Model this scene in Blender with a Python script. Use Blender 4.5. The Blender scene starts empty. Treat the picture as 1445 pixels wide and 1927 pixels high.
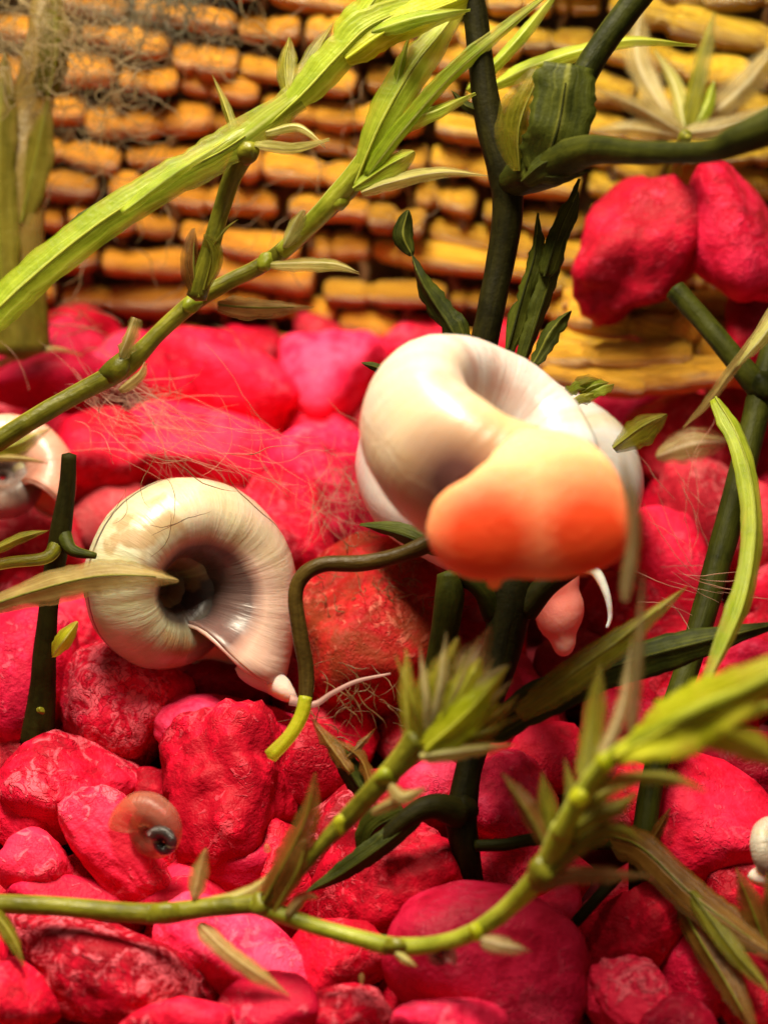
import bpy, bmesh, math, random
import numpy as np
from mathutils import Vector, Matrix, Euler, noise

# ------------------------------------------------------------------ scene, camera, light
sc = bpy.context.scene
col = sc.collection
sc.unit_settings.system = 'METRIC'
sc.unit_settings.scale_length = 0.01            # one unit is one centimetre
sc.render.engine = 'CYCLES'
sc.cycles.use_denoising = True
sc.cycles.max_bounces = 6; sc.cycles.diffuse_bounces = 3; sc.cycles.glossy_bounces = 2; sc.cycles.transmission_bounces = 3
sc.cycles.use_adaptive_sampling = True; sc.cycles.adaptive_threshold = 0.02
sc.cycles.caustics_reflective = False; sc.cycles.caustics_refractive = False
sc.cycles.transparent_max_bounces = 8
sc.cycles.sample_clamp_indirect = 6.0
vs = sc.view_settings
vs.view_transform = 'Standard'; vs.look = 'None'; vs.exposure = 0.05; vs.gamma = 1.0; vs.use_curve_mapping = False

PITCH = math.radians(25)
FOC = 3371.0                                    # focal length in photograph pixels
CAM = Vector((0, 0, 8.0))
FWD = Vector((0, math.cos(PITCH), -math.sin(PITCH)))
UPV = Vector((0, math.sin(PITCH), math.cos(PITCH)))
RGT = Vector((1, 0, 0))
cd = bpy.data.cameras.new('camera'); cam = bpy.data.objects.new('camera', cd); col.objects.link(cam)
cam.location = CAM; cam.rotation_euler = (math.radians(90) - PITCH, 0, 0)
cd.sensor_fit = 'HORIZONTAL'; cd.sensor_width = 36; cd.lens = 36 * FOC / 1445
cd.clip_start = 0.1; cd.clip_end = 500
cd.dof.use_dof = True; cd.dof.focus_distance = 13.0; cd.dof.aperture_fstop = 0.37
sc.camera = cam

w = bpy.data.worlds.new('World'); sc.world = w; w.use_nodes = True
bg = w.node_tree.nodes['Background']
bg.inputs['Color'].default_value = (1.0, 0.80, 0.58, 1); bg.inputs['Strength'].default_value = 0.14

ld = bpy.data.lights.new('aquarium_lamp', 'AREA'); ld.shape = 'RECTANGLE'; ld.size = 10; ld.size_y = 4.5
ld.energy = 12000; ld.color = (1.0, 0.89, 0.66)
lo = bpy.data.objects.new('aquarium_lamp', ld); col.objects.link(lo)
lo.location = (-3.0, 12.0, 20)
lo.rotation_euler = (Vector((0, 13.5, 1)) - Vector(lo.location)).to_track_quat('-Z', 'Y').to_euler()

# ------------------------------------------------------------------ helpers
def P(px, py, d):
    px, py, d = float(px), float(py), float(d)
    return CAM + d * (FWD + RGT * ((px - 722.5) / FOC) + UPV * ((963.5 - py) / FOC))
def GD(py):                                     # depth of the gravel surface seen at that height
    return float(np.interp(py, [250, 640, 1300, 1927, 2400], [19.6, 17.5, 14.0, 11.8, 10.5]))
def tag(o, label=None, cat=None, group=None, kind=None):
    if label: o['label'] = label
    if cat: o['category'] = cat
    if group: o['group'] = group
    if kind: o['kind'] = kind
    return o
def empty(name, loc, label, cat, group=None):
    o = bpy.data.objects.new(name, None); col.objects.link(o); o.location = loc
    o.empty_display_size = 0.2
    return tag(o, label, cat, group)
def link(name, me, mat, parent=None):
    o = bpy.data.objects.new(name, me); col.objects.link(o)
    if mat and not me.materials: me.materials.append(mat)
    if parent is not None:
        o.parent = parent
        o.matrix_parent_inverse = Matrix.Translation(-parent_world(parent))
    return o
def parent_world(p):
    v = Vector(p.location)
    while p.parent: p = p.parent; v = v            # parts are built in world space, only the root is moved
    return v if p.parent is None else v
def mesh(name, V, F, smooth=True):
    me = bpy.data.meshes.new(name); me.from_pydata([tuple(v) for v in V], [], F)
    if smooth: me.polygons.foreach_set('use_smooth', [True] * len(me.polygons))
    me.update(); return me
def cr(pts, n):
    """Catmull-Rom through rows of numbers, n samples."""
    A = np.array(pts, float)
    A = np.vstack([2 * A[0] - A[1], A, 2 * A[-1] - A[-2]])
    seg = len(A) - 3; out = []
    for i in range(n):
        u = i / (n - 1) * seg; k = min(int(u), seg - 1); t = u - k
        a, b, c, d = A[k], A[k + 1], A[k + 2], A[k + 3]
        out.append(0.5 * ((2 * b) + (c - a) * t + (2 * a - 5 * b + 4 * c - d) * t * t + (3 * b - a - 3 * c + d) * t ** 3))
    return np.array(out)

# ------------------------------------------------------------------ materials
class NT:
    def __init__(s, name):
        s.m = bpy.data.materials.new(name); s.m.use_nodes = True
        s.t = s.m.node_tree; s.t.nodes.clear(); s.out = s.n('ShaderNodeOutputMaterial')
    def n(s, typ, **kw):
        x = s.t.nodes.new(typ)
        for k, v in kw.items():
            if k in x.inputs: 
                if hasattr(v, 'is_output'): s.t.links.new(v, x.inputs[k])
                else: x.inputs[k].default_value = v
            else: setattr(x, k, v)
        return x
    def l(s, a, b): s.t.links.new(a, b)
    def noise(s, vec, scale, detail=4, rough=0.55, dist=0.0):
        x = s.n('ShaderNodeTexNoise'); x.inputs['Scale'].default_value = scale; x.inputs['Detail'].default_value = detail
        x.inputs['Roughness'].default_value = rough; x.inputs['Distortion'].default_value = dist
        if vec is not None: s.l(vec, x.inputs['Vector'])
        return x.outputs['Fac']
    def ramp(s, fac, stops):
        x = s.n('ShaderNodeValToRGB'); e = x.color_ramp.elements
        while len(e) < len(stops): e.new(0.5)
        for q, (p, c) in zip(e, stops):
            q.position = p; q.color = (*c, 1) if len(c) == 3 else c
        s.l(fac, x.inputs['Fac']); return x.outputs['Color']
    def mix(s, f, a, b, mode='MIX'):
        x = s.n('ShaderNodeMix'); x.data_type = 'RGBA'; x.blend_type = mode
        for i, v in ((0, f), (6, a), (7, b)):
            if hasattr(v, 'is_output'): s.l(v, x.inputs[i])
            else: x.inputs[i].default_value = (*v, 1) if isinstance(v, tuple) and len(v) == 3 else v
        return x.outputs[2]
    def math(s, op, a, b=0.0, c=None):
        x = s.n('ShaderNodeMath'); x.operation = op
        for i, v in enumerate((a, b) if c is None else (a, b, c)):
            if hasattr(v, 'is_output'): s.l(v, x.inputs[i])
            else: x.inputs[i].default_value = v
        return x.outputs[0]
    def bump(s, h, strength, dist, normal=None):
        x = s.n('ShaderNodeBump'); x.inputs['Strength'].default_value = strength; x.inputs['Distance'].default_value = dist
        s.l(h, x.inputs['Height'])
        if normal is not None: s.l(normal, x.inputs['Normal'])
        return x.outputs['Normal']
    def bsdf(s, **kw):
        x = s.n('ShaderNodeBsdfPrincipled')
        for k, v in kw.items():
            k = k.replace('_', ' ')
            if hasattr(v, 'is_output'): s.l(v, x.inputs[k])
            else: x.inputs[k].default_value = v
        return x
    def done(s, sh): s.l(sh, s.out.inputs['Surface']); return s.m

def obj_coord(t):
    c = t.n('ShaderNodeTexCoord').outputs['Object']
    r = t.n('ShaderNodeObjectInfo').outputs['Random']
    mp = t.n('ShaderNodeVectorMath'); mp.operation = 'ADD'
    cb = t.n('ShaderNodeCombineXYZ'); q = t.math('MULTIPLY', r, 37.0)
    for i in range(3): t.l(q, cb.inputs[i])
    t.l(c, mp.inputs[0]); t.l(cb.outputs[0], mp.inputs[1])
    return mp.outputs[0], r

def pebble_mat(name, deep, mid, light, fleck=0.0, fleck_col=(0.95, 0.35, 0.42), pit=0.5, film=None, rough=0.6):
    t = NT(name); v, r = obj_coord(t)
    n1 = t.noise(v, 2.0, 3, 0.62, 0.4)
    n2 = t.noise(v, 9.0, 3, 0.65)
    f = t.math('ADD', t.math('MULTIPLY', n1, 0.6), t.math('MULTIPLY', n2, 0.4))
    f = t.math('ADD', f, t.math('MULTIPLY', t.math('SUBTRACT', r, 0.5), 0.30))
    c = t.ramp(f, [(0.38, deep), (0.50, mid), (0.63, light)])
    # chalky worn flecks where the dye is off
    fl = t.noise(v, 6.5, 3, 0.6, 1.6)
    fl2 = t.noise(v, 1.6, 2)
    fm = t.ramp(t.math('ADD', fl, t.math('MULTIPLY', t.math('SUBTRACT', fl2, 0.5), 0.7)), [(0.60 - 0.08 * fleck, (0, 0, 0)), (0.64, (1, 1, 1))])
    c = t.mix(t.math('MULTIPLY', fm, 0.18 + 0.5 * fleck), c, fleck_col)
    # cracks and pits hold darker dye
    vo = t.n('ShaderNodeTexVoronoi'); vo.feature = 'DISTANCE_TO_EDGE'; vo.inputs['Scale'].default_value = 7.0
    dv = t.n('ShaderNodeVectorMath'); dv.operation = 'ADD'
    nv = t.n('ShaderNodeTexNoise'); nv.inputs['Scale'].default_value = 4.0; nv.inputs['Detail'].default_value = 3; t.l(v, nv.inputs['Vector'])
    t.l(v, dv.inputs[0]); t.l(nv.outputs['Color'], dv.inputs[1]); t.l(dv.outputs[0], vo.inputs['Vector'])
    cm = t.ramp(vo.outputs['Distance'], [(0.0, (1, 1, 1)), (0.07, (0, 0, 0))])
    pm = t.ramp(fl2, [(0.46, (0, 0, 0)), (0.6, (1, 1, 1))])
    ck = t.math('MULTIPLY', t.math('MULTIPLY', cm, pm), pit)
    c = t.mix(t.math('MULTIPLY', ck, 0.7), c, deep)
    if film:
        ff = t.ramp(t.noise(v, 3.0, 7, 0.7, 0.8), [(0.38, (0, 0, 0)), (0.60, (1, 1, 1))])
        c = t.mix(t.math('MULTIPLY', ff, 0.75), c, film)
    h = t.math('ADD', t.math('MULTIPLY', n2, 0.6), t.math('MULTIPLY', t.noise(v, 26.0, 2, 0.6), 0.35))
    h = t.math('SUBTRACT', h, t.math('MULTIPLY', ck, 0.9))
    h = t.math('ADD', h, t.math('MULTIPLY', fm, 0.25))
    nm = t.bump(h, 0.55, 0.055)
    b = t.bsdf(Base_Color=c, Roughness=rough, Specular_IOR_Level=0.14, Normal=nm)
    return t.done(b.outputs[0])

M = {}
M['red'] = pebble_mat('red_gravel', (0.32, 0.001, 0.012), (0.66, 0.0035, 0.030), (0.82, 0.016, 0.066), 0.10, (0.86, 0.14, 0.20), pit=0.4)
M['pink'] = pebble_mat('pink_red_gravel', (0.48, 0.004, 0.034), (0.76, 0.013, 0.070), (0.88, 0.055, 0.150), 0.16, (0.88, 0.20, 0.28), pit=0.35)
M['speck'] = pebble_mat('flecked_red_gravel', (0.26, 0.0008, 0.010), (0.60, 0.003, 0.028), (0.78, 0.020, 0.07), 0.8, (0.86, 0.16, 0.22), 0.8)
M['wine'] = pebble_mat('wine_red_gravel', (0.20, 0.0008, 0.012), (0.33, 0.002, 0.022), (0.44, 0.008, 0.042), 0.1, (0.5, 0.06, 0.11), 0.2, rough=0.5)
M['crimson'] = pebble_mat('smooth_crimson_gravel', (0.24, 0.0008, 0.010), (0.42, 0.002, 0.022), (0.60, 0.012, 0.055), 0.1, (0.66, 0.05, 0.11), 0.2)
M['dusty'] = pebble_mat('dusty_rose_gravel', (0.30, 0.008, 0.02), (0.47, 0.02, 0.04), (0.58, 0.07, 0.085), 0.2, (0.62, 0.2, 0.2), 0.4)
M['algae_stone'] = pebble_mat('algae_filmed_red_stone', (0.34, 0.003, 0.008), (0.56, 0.012, 0.018), (0.70, 0.06, 0.05), 0.5, (0.80, 0.24, 0.17), 1.0, film=(0.15, 0.032, 0.008))

def plant_mat(name, a, b, rib, transl=0.45, alpha=0.0, rough=0.35, stripes=1.0, spec=0.28):
    """a, b: two tones; rib: midrib / vein colour; alpha: share of plain see-through tissue."""
    t = NT(name)
    uv = t.n('ShaderNodeUVMap').outputs[0]
    sx = t.n('ShaderNodeSeparateXYZ'); t.l(uv, sx.inputs[0])
    v, r = obj_coord(t)
    n = t.noise(v, 5.0, 5, 0.6, 0.3)
    mp = t.n('ShaderNodeMapping'); mp.inputs['Scale'].default_value = (1.7, 10.0, 1); t.l(uv, mp.inputs['Vector'])
    vein = t.noise(mp.outputs[0], 1.0, 5, 0.65, 0.25)
    f = t.math('ADD', t.math('MULTIPLY', n, 0.5), t.math('MULTIPLY', vein, 0.5))
    f = t.math('ADD', f, t.math('MULTIPLY', t.math('SUBTRACT', r, 0.5), 0.14))
    c = t.ramp(f, [(0.38, a), (0.62, b)])
    d = t.math('ABSOLUTE', t.math('SUBTRACT', sx.outputs[1], 0.5))
    rm = t.ramp(t.math('ADD', d, t.math('MULTIPLY', t.math('SUBTRACT', vein, 0.5), 0.10)), [(0.015, (1, 1, 1)), (0.07, (0, 0, 0))])
    vm = t.ramp(vein, [(0.58, (0, 0, 0)), (0.72, (1, 1, 1))])
    c = t.mix(t.math('MULTIPLY', t.math('MAXIMUM', rm, t.math('MULTIPLY', vm, 0.5)), 0.75 * stripes), c, rib)
    if alpha > 0:                                    # old tissue browns towards the tip and margin
        age = t.ramp(t.math('ADD', t.math('ADD', t.math('MULTIPLY', sx.outputs[0], 0.5), t.math('MULTIPLY', d, 0.6)), t.math('MULTIPLY', t.math('SUBTRACT', n, 0.5), 0.9)), [(0.42, (0, 0, 0)), (0.80, (1, 1, 1))])
        c = t.mix(t.math('MULTIPLY', age, 0.55), c, (0.34, 0.22, 0.06))
    h = t.math('ADD', t.math('MULTIPLY', vein, 0.8), t.math('MULTIPLY', t.noise(v, 18, 2), 0.5))
    nm = t.bump(h, 0.6, 0.02)
    p = t.bsdf(Base_Color=c, Roughness=rough, Specular_IOR_Level=spec, Normal=nm)
    tr = t.n('ShaderNodeBsdfTranslucent'); t.l(c, tr.inputs['Color']); t.l(nm, tr.inputs['Normal'])
    mx = t.n('ShaderNodeMixShader'); mx.inputs[0].default_value = transl; t.l(p.outputs[0], mx.inputs[1]); t.l(tr.outputs[0], mx.inputs[2])
    sh = mx.outputs[0]
    if alpha > 0:
        tp = t.n('ShaderNodeBsdfTransparent')
        m2 = t.n('ShaderNodeMixShader'); t.l(sh, m2.inputs[1]); t.l(tp.outputs[0], m2.inputs[2])
        edge = t.ramp(t.math('ADD', d, t.math('MULTIPLY', t.math('SUBTRACT', n, 0.5), 0.35)), [(0.24, (0, 0, 0)), (0.50, (1, 1, 1))])
        tip = t.ramp(t.math('ADD', sx.outputs[0], t.math('MULTIPLY', t.math('SUBTRACT', n, 0.5), 0.8)), [(0.55, (0, 0, 0)), (1.05, (1, 1, 1))])
        fac = t.math('MULTIPLY', t.ramp(vein, [(0.35, (1, 1, 1)), (0.65, (0.25, 0.25, 0.25))]), alpha)
        fac = t.math('ADD', fac, t.math('MULTIPLY', t.math('ADD', t.math('MULTIPLY', edge, 0.55), t.math('MULTIPLY', tip, 0.4)), min(1.0, alpha * 3.0)))
        fac = t.math('MINIMUM', fac, 0.92)
        t.l(fac, m2.inputs[0]); sh = m2.outputs[0]
    return t.done(sh)

M['lime'] = plant_mat('lime_leaf', (0.24, 0.33, 0.010), (0.52, 0.62, 0.05), (0.80, 0.86, 0.26), 0.48, 0.20)
M['lime_stem'] = plant_mat('lime_stem', (0.20, 0.24, 0.010), (0.44, 0.47, 0.04), (0.78, 0.82, 0.24), 0.35, 0.0)
M['yellow'] = plant_mat('yellow_green_leaf', (0.42, 0.46, 0.008), (0.70, 0.72, 0.04), (0.92, 0.92, 0.28), 0.5, 0.14)
M['olive'] = plant_mat('olive_leaf', (0.14, 0.14, 0.006), (0.34, 0.32, 0.022), (0.66, 0.62, 0.12), 0.45, 0.30)
M['olive_stem'] = plant_mat('olive_stem', (0.10, 0.10, 0.006), (0.26, 0.25, 0.018), (0.50, 0.47, 0.07), 0.30, 0.0)
M['hazel'] = plant_mat('hazel_stem', (0.085, 0.070, 0.006), (0.17, 0.14, 0.014), (0.28, 0.25, 0.03), 0.35, 0.12)
M['dark'] = plant_mat('dark_green_leaf', (0.020, 0.026, 0.002), (0.075, 0.085, 0.008), (0.22, 0.22, 0.03), 0.35, 0.0, 0.5, spec=0.15)
M['dark_stem'] = plant_mat('dark_stem', (0.009, 0.008, 0.001), (0.026, 0.023, 0.003), (0.05, 0.047, 0.007), 0.2, 0.0, 0.6, stripes=0.4, spec=0.10)
M['green_stem'] = plant_mat('deep_green_stem', (0.014, 0.017, 0.001), (0.046, 0.050, 0.004), (0.10, 0.10, 0.010), 0.25, 0.0, 0.55, stripes=0.5, spec=0.12)
M['brown'] = plant_mat('brown_leaf', (0.12, 0.045, 0.006), (0.27, 0.13, 0.020), (0.46, 0.30, 0.07), 0.45, 0.28)
M['tan'] = plant_mat('tan_leaf', (0.30, 0.20, 0.06), (0.52, 0.42, 0.14), (0.78, 0.70, 0.32), 0.45, 0.30)
M['pale'] = plant_mat('pale_leaf', (0.40, 0.38, 0.08), (0.64, 0.60, 0.20), (0.88, 0.85, 0.50), 0.45, 0.30)
M['tendril'] = plant_mat('brown_tendril', (0.045, 0.026, 0.005), (0.10, 0.062, 0.011), (0.16, 0.11, 0.025), 0.25, 0.0, stripes=0.4, spec=0.15)
M['glassy'] = plant_mat('see_through_old_leaf', (0.32, 0.24, 0.08), (0.50, 0.42, 0.18), (0.8, 0.74, 0.5), 0.4, 0.60)

def shell_mat(name, a, b, pinkish, band, gloss=0.36, alpha=0.0, inner=(0.11, 0.07, 0.065), soil=0.0, nsc=2.2, hollow=0.0):
    """u runs along the whorl: growth lines cross it; the body shows pink through the last part of the whorl."""
    t = NT(name); uv = t.n('ShaderNodeUVMap').outputs[0]
    sx = t.n('ShaderNodeSeparateXYZ'); t.l(uv, sx.inputs[0])
    v, r = obj_coord(t)
    mp = t.n('ShaderNodeMapping'); mp.inputs['Scale'].default_value = (90.0, 1.6, 1); t.l(uv, mp.inputs['Vector'])
    gl = t.noise(mp.outputs[0], 1.0, 5, 0.65, 0.2)
    n = t.noise(v, nsc, 4, 0.55, 0.3)
    c = t.ramp(t.math('ADD', t.math('MULTIPLY', n, 0.6), t.math('MULTIPLY', gl, 0.4)), [(0.36, a), (0.64, b)])
    pk = t.ramp(t.math('ADD', sx.outputs[0], t.math('MULTIPLY', t.math('SUBTRACT', n, 0.5), 0.25)), [(band[0], (0, 0, 0)), (band[1], (1, 1, 1))])
    c = t.mix(t.math('MULTIPLY', pk, 0.8), c, pinkish)
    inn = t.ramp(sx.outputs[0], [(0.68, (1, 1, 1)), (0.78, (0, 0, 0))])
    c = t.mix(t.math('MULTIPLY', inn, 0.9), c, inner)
    if hollow:                                        # the hollow's dark purple pigment and its shade, both put into the colour
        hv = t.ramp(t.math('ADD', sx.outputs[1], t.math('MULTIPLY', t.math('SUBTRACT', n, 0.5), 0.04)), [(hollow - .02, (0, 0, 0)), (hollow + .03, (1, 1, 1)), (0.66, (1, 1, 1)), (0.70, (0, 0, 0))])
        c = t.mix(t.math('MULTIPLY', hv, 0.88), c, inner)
    if soil:                                          # brownish stain on the older half of the last whorl
        so = t.ramp(t.math('SUBTRACT', t.math('ADD', t.noise(v, 1.4, 3), t.math('MULTIPLY', n, 0.4)), sx.outputs[0]), [(-0.16, (0, 0, 0)), (0.04, (1, 1, 1))])
        c = t.mix(t.math('MULTIPLY', so, soil), c, (0.40, 0.22, 0.09))
    mps = t.n('ShaderNodeMapping'); mps.inputs['Scale'].default_value = (14.0, 0.25, 1); t.l(uv, mps.inputs['Vector'])
    st = t.ramp(t.noise(mps.outputs[0], 1.0, 2, 0.5), [(0.62, (0, 0, 0)), (0.66, (1, 1, 1)), (0.70, (0, 0, 0))])
    c = t.mix(t.math('MULTIPLY', st, 0.45), c, (0.62, 0.52, 0.22))
    nm = t.bump(t.math('ADD', gl, t.math('MULTIPLY', n, 0.6)), 0.6, 0.035)
    p = t.bsdf(Base_Color=c, Roughness=gloss, Specular_IOR_Level=0.5, Normal=nm)
    p.inputs['Subsurface Weight'].default_value = 0.6
    p.inputs['Subsurface Radius'].default_value = (0.22, 0.11, 0.07); p.inputs['Subsurface Scale'].default_value = 1.0
    p.inputs['Coat Weight'].default_value = 0.12; p.inputs['Coat Roughness'].default_value = 0.2
    sh = p.outputs[0]
    if alpha:
        tp = t.n('ShaderNodeBsdfTransparent'); tp.inputs[0].default_value = (1, 0.9, 0.85, 1)
        mx = t.n('ShaderNodeMixShader'); mx.inputs[0].default_value = alpha; t.l(sh, mx.inputs[1]); t.l(tp.outputs[0], mx.inputs[2]); sh = mx.outputs[0]
    return t.done(sh)
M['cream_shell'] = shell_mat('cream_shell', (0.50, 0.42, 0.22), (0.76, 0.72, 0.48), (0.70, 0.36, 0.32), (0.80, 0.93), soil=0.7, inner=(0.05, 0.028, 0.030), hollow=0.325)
M['white_shell'] = shell_mat('white_shell', (0.60, 0.44, 0.40), (0.74, 0.66, 0.64), (0.70, 0.42, 0.38), (0.95, 1.05))
M['pearl_shell'] = shell_mat('pearl_shell', (0.52, 0.30, 0.26), (0.70, 0.66, 0.65), (0.70, 0.36, 0.13), (0.88, 1.00), inner=(0.42, 0.24, 0.08), soil=0.65, nsc=1.5)
M['pink_shell'] = shell_mat('pink_shell', (0.52, 0.28, 0.20), (0.72, 0.58, 0.46), (0.52, 0.18, 0.13), (0.80, 0.95))
M['brown_shell'] = shell_mat('clear_brown_shell', (0.34, 0.09, 0.06), (0.52, 0.22, 0.16), (0.42, 0.11, 0.05), (0.9, 1.0), alpha=0.66, inner=(0.3, 0.12, 0.08))
M['black_coil'] = shell_mat('black_coil', (0.012, 0.009, 0.008), (0.05, 0.04, 0.038), (0.02, 0.015, 0.012), (0.9, 1.0), gloss=0.1, inner=(0.01, 0.008, 0.008))
M['clear_shell'] = shell_mat('clear_shell', (0.55, 0.28, 0.22), (0.72, 0.46, 0.38), (0.6, 0.3, 0.25), (0.9, 1.0), alpha=0.5)

def flesh_mat(name, core, rim, radius, sss=0.8, noise_amt=0.15, cores=None):
    t = NT(name); tc = t.n('ShaderNodeTexCoord').outputs['Object']
    v, r = obj_coord(t)
    gr = t.n('ShaderNodeVectorMath'); gr.operation = 'LENGTH'; t.l(tc, gr.inputs[0])
    dist = gr.outputs['Value']
    if cores:
        ds = []
        for q in cores:
            x = t.n('ShaderNodeVectorMath'); x.operation = 'DISTANCE'; t.l(tc, x.inputs[0]); x.inputs[1].default_value = q; ds.append(x.outputs['Value'])
        dist = t.math('MINIMUM', ds[0], ds[1])
    f = t.math('ADD', t.math('DIVIDE', dist, radius), t.math('MULTIPLY', t.math('SUBTRACT', t.noise(v, 3, 4), 0.5), noise_amt * 4))
    c = t.ramp(f, [(0.30, core), (0.95, rim)])
    nm = t.bump(t.noise(v, 16, 5, 0.6), 0.35, 0.03)
    p = t.bsdf(Base_Color=c, Roughness=0.6, Specular_IOR_Level=0.25, Normal=nm)
    p.inputs['Subsurface Weight'].default_value = sss
    p.inputs['Subsurface Radius'].default_value = (0.35, 0.12, 0.05); p.inputs['Subsurface Scale'].default_value = 1.0
    return t.done(p.outputs[0])
M['orange_flesh'] = flesh_mat('orange_flesh', (0.66, 0.055, 0.006), (0.84, 0.40, 0.19), 0.60, cores=[(-.26, -.08, .16), (.34, -.06, .16)], noise_amt=.05)
M['peach_flesh'] = flesh_mat('peach_flesh', (0.78, 0.27, 0.08), (0.80, 0.38, 0.18), 0.5)
M['pink_flesh'] = flesh_mat('pink_flesh', (0.66, 0.16, 0.13), (0.80, 0.40, 0.34), 0.5)
M['dark_flesh'] = flesh_mat('dark_flesh', (0.05, 0.025, 0.02), (0.10, 0.06, 0.05), 0.4, 0.3)
M['pale_flesh'] = flesh_mat('pale_flesh', (0.72, 0.48, 0.42), (0.80, 0.62, 0.56), 0.4)

def hair_mat(name, c, alpha):
    t = NT(name); v, r = obj_coord(t)
    cc = t.ramp(t.noise(v, 1.3, 3), [(0.35, tuple(x * 0.55 for x in c)), (0.65, c)])
    p = t.bsdf(Base_Color=cc, Roughness=0.5)
    tp = t.n('ShaderNodeBsdfTransparent'); mx = t.n('ShaderNodeMixShader'); mx.inputs[0].default_value = alpha
    t.l(p.outputs[0], mx.inputs[1]); t.l(tp.outputs[0], mx.inputs[2]); return t.done(mx.outputs[0])
M['feeler'] = hair_mat('clear_feeler', (0.62, 0.36, 0.32), 0.45)
M['hair_pink'] = hair_mat('rosy_algae_hair', (0.66, 0.34, 0.24), 0.6)
M['hair_grey'] = hair_mat('grey_algae_hair', (0.32, 0.22, 0.09), 0.5)
M['hair_brown'] = hair_mat('brown_algae_hair', (0.26, 0.14, 0.05), 0.35)
M['hair_dark'] = hair_mat('dark_algae_hair', (0.12, 0.10, 0.05), 0.45)

def reed_mat():
    t = NT('varnished_reed'); v, r = obj_coord(t)
    oc = t.n('ShaderNodeObjectInfo').outputs['Color']
    mp = t.n('ShaderNodeMapping'); mp.inputs['Scale'].default_value = (0.8, 5, 5); t.l(v, mp.inputs['Vector'])
    g = t.noise(mp.outputs[0], 1.6, 5, 0.62, 0.5)
    c = t.mix(t.ramp(g, [(0.33, (0.8, 0.8, 0.8)), (0.52, (0, 0, 0))]), oc, (0.26, 0.075, 0.006))
    c = t.mix(t.ramp(g, [(0.58, (0, 0, 0)), (0.74, (0.5, 0.5, 0.5))]), c, (0.85, 0.45, 0.09))
    blot = t.ramp(t.noise(v, 1.8, 4, 0.6, 0.5), [(0.54, (0, 0, 0)), (0.72, (0.6, 0.6, 0.6))])
    c = t.mix(blot, c, (0.16, 0.06, 0.010))
    nm = t.bump(t.math('ADD', g, t.math('MULTIPLY', t.noise(v, 12, 3), 0.4)), 0.9, 0.08)
    p = t.bsdf(Base_Color=c, Roughness=0.27, Specular_IOR_Level=0.6, Normal=nm)
    return t.done(p.outputs[0])
M['reed'] = reed_mat()
t = NT('dark_brown_cord'); v, r = obj_coord(t)
M['cord'] = t.done(t.bsdf(Base_Color=t.ramp(t.noise(v, 6, 4), [(0.3, (0.05, 0.020, 0.004)), (0.7, (0.17, 0.075, 0.014))]), Roughness=0.7).outputs[0])
t = NT('dark_red_bed'); v, r = obj_coord(t)
M['bed'] = t.done(t.bsdf(Base_Color=t.ramp(t.noise(v, 3, 5), [(0.3, (0.10, 0.002, 0.006)), (0.7, (0.30, 0.006, 0.02))]), Roughness=0.8).outputs[0])

# ------------------------------------------------------------------ gravel bed
def bed_z(x, y):
    # plane through the surface seen along the picture's middle column
    ys = [P(722, q, GD(q)).y for q in (2400, 1927, 1300, 640, 250)]
    zs = [P(722, q, GD(q)).z for q in (2400, 1927, 1300, 640, 250)]
    return float(np.interp(y, ys, zs))
V = []; F = []
nx, ny = 60, 60
for j in range(ny):
    for i in range(nx):
        x = -8 + 16 * i / (nx - 1); y = 4.5 + 15.5 * j / (ny - 1)
        V.append((x, y, bed_z(x, y) - 0.95 + 0.22 * noise.noise(Vector((x * 1.5, y * 1.5, 0)))))
for j in range(ny - 1):
    for i in range(nx - 1):
        a = j * nx + i; F.append((a, a + 1, a + nx + 1, a + nx))
BED = tag(link('gravel_bed', mesh('gravel_bed', V, F), M['bed']), kind='structure')

# ------------------------------------------------------------------ pebbles
def ico(sub):
    bm = bmesh.new(); bmesh.ops.create_icosphere(bm, subdivisions=sub, radius=1)
    V = np.array([v.co[:] for v in bm.verts]); F = [tuple(v.index for v in f.verts) for f in bm.faces]; bm.free(); return V, F
ICO = {s: ico(s) for s in (3, 4, 5)}
def pebble_shape(seed, sub, facets=11, lump=0.10, fine=0.02, hard=9.0):
    rng = np.random.RandomState(seed); D, F = ICO[sub]
    n = rng.normal(size=(facets, 3)); n /= np.linalg.norm(n, axis=1)[:, None]
    h = rng.uniform(0.68, 1.0, facets)
    dots = np.maximum(D @ n.T, 0.0) / h
    r = (np.sum(np.maximum(dots, 1e-4) ** hard, axis=1) + 0.82 ** hard) ** (-1.0 / hard)
    off = Vector(rng.uniform(-50, 50, 3))
    k = np.array([noise.fractal(Vector(d) * 1.5 + off, 1.0, 2.0, 3) for d in D])
    k2 = np.array([noise.fractal(Vector(d) * 5.0 + off, 0.9, 2.1, 4) for d in D])
    r = r * (1 + lump * k + fine * k2)
    V = D * r[:, None]
    V -= (V.max(0) + V.min(0)) / 2; V /= (V.max(0) - V.min(0)) / 2
    return V, F
CAMM = np.array([RGT[:], UPV[:], (-FWD)[:]]).T      # columns: right, up, towards viewer
def pebble(px, py, wpx, hpx, rot, mat, label, dz=0.0, seed=0, lump=0.09, fine=0.016, sub=4, facets=11, thick=0.9, group='red gravel pebbles', hard=7.0):
    d = GD(py) + dz; s = d / FOC
    V, F = pebble_shape(seed, sub, facets, lump, fine, hard)
    a, b = wpx / 2 * s, hpx / 2 * s
    V = V * np.array([a, b, thick * (a * b) ** 0.5])
    c, sn = math.cos(math.radians(rot)), math.sin(math.radians(rot))
    V = V @ np.array([[c, -sn, 0], [sn, c, 0], [0, 0, 1]]).T
    V = V @ CAMM.T
    o = link('gravel_pebble', mesh('gravel_pebble', V, F), M[mat])
    o.location = P(px, py, d)
    return tag(o, label, 'pebble', group)

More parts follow.
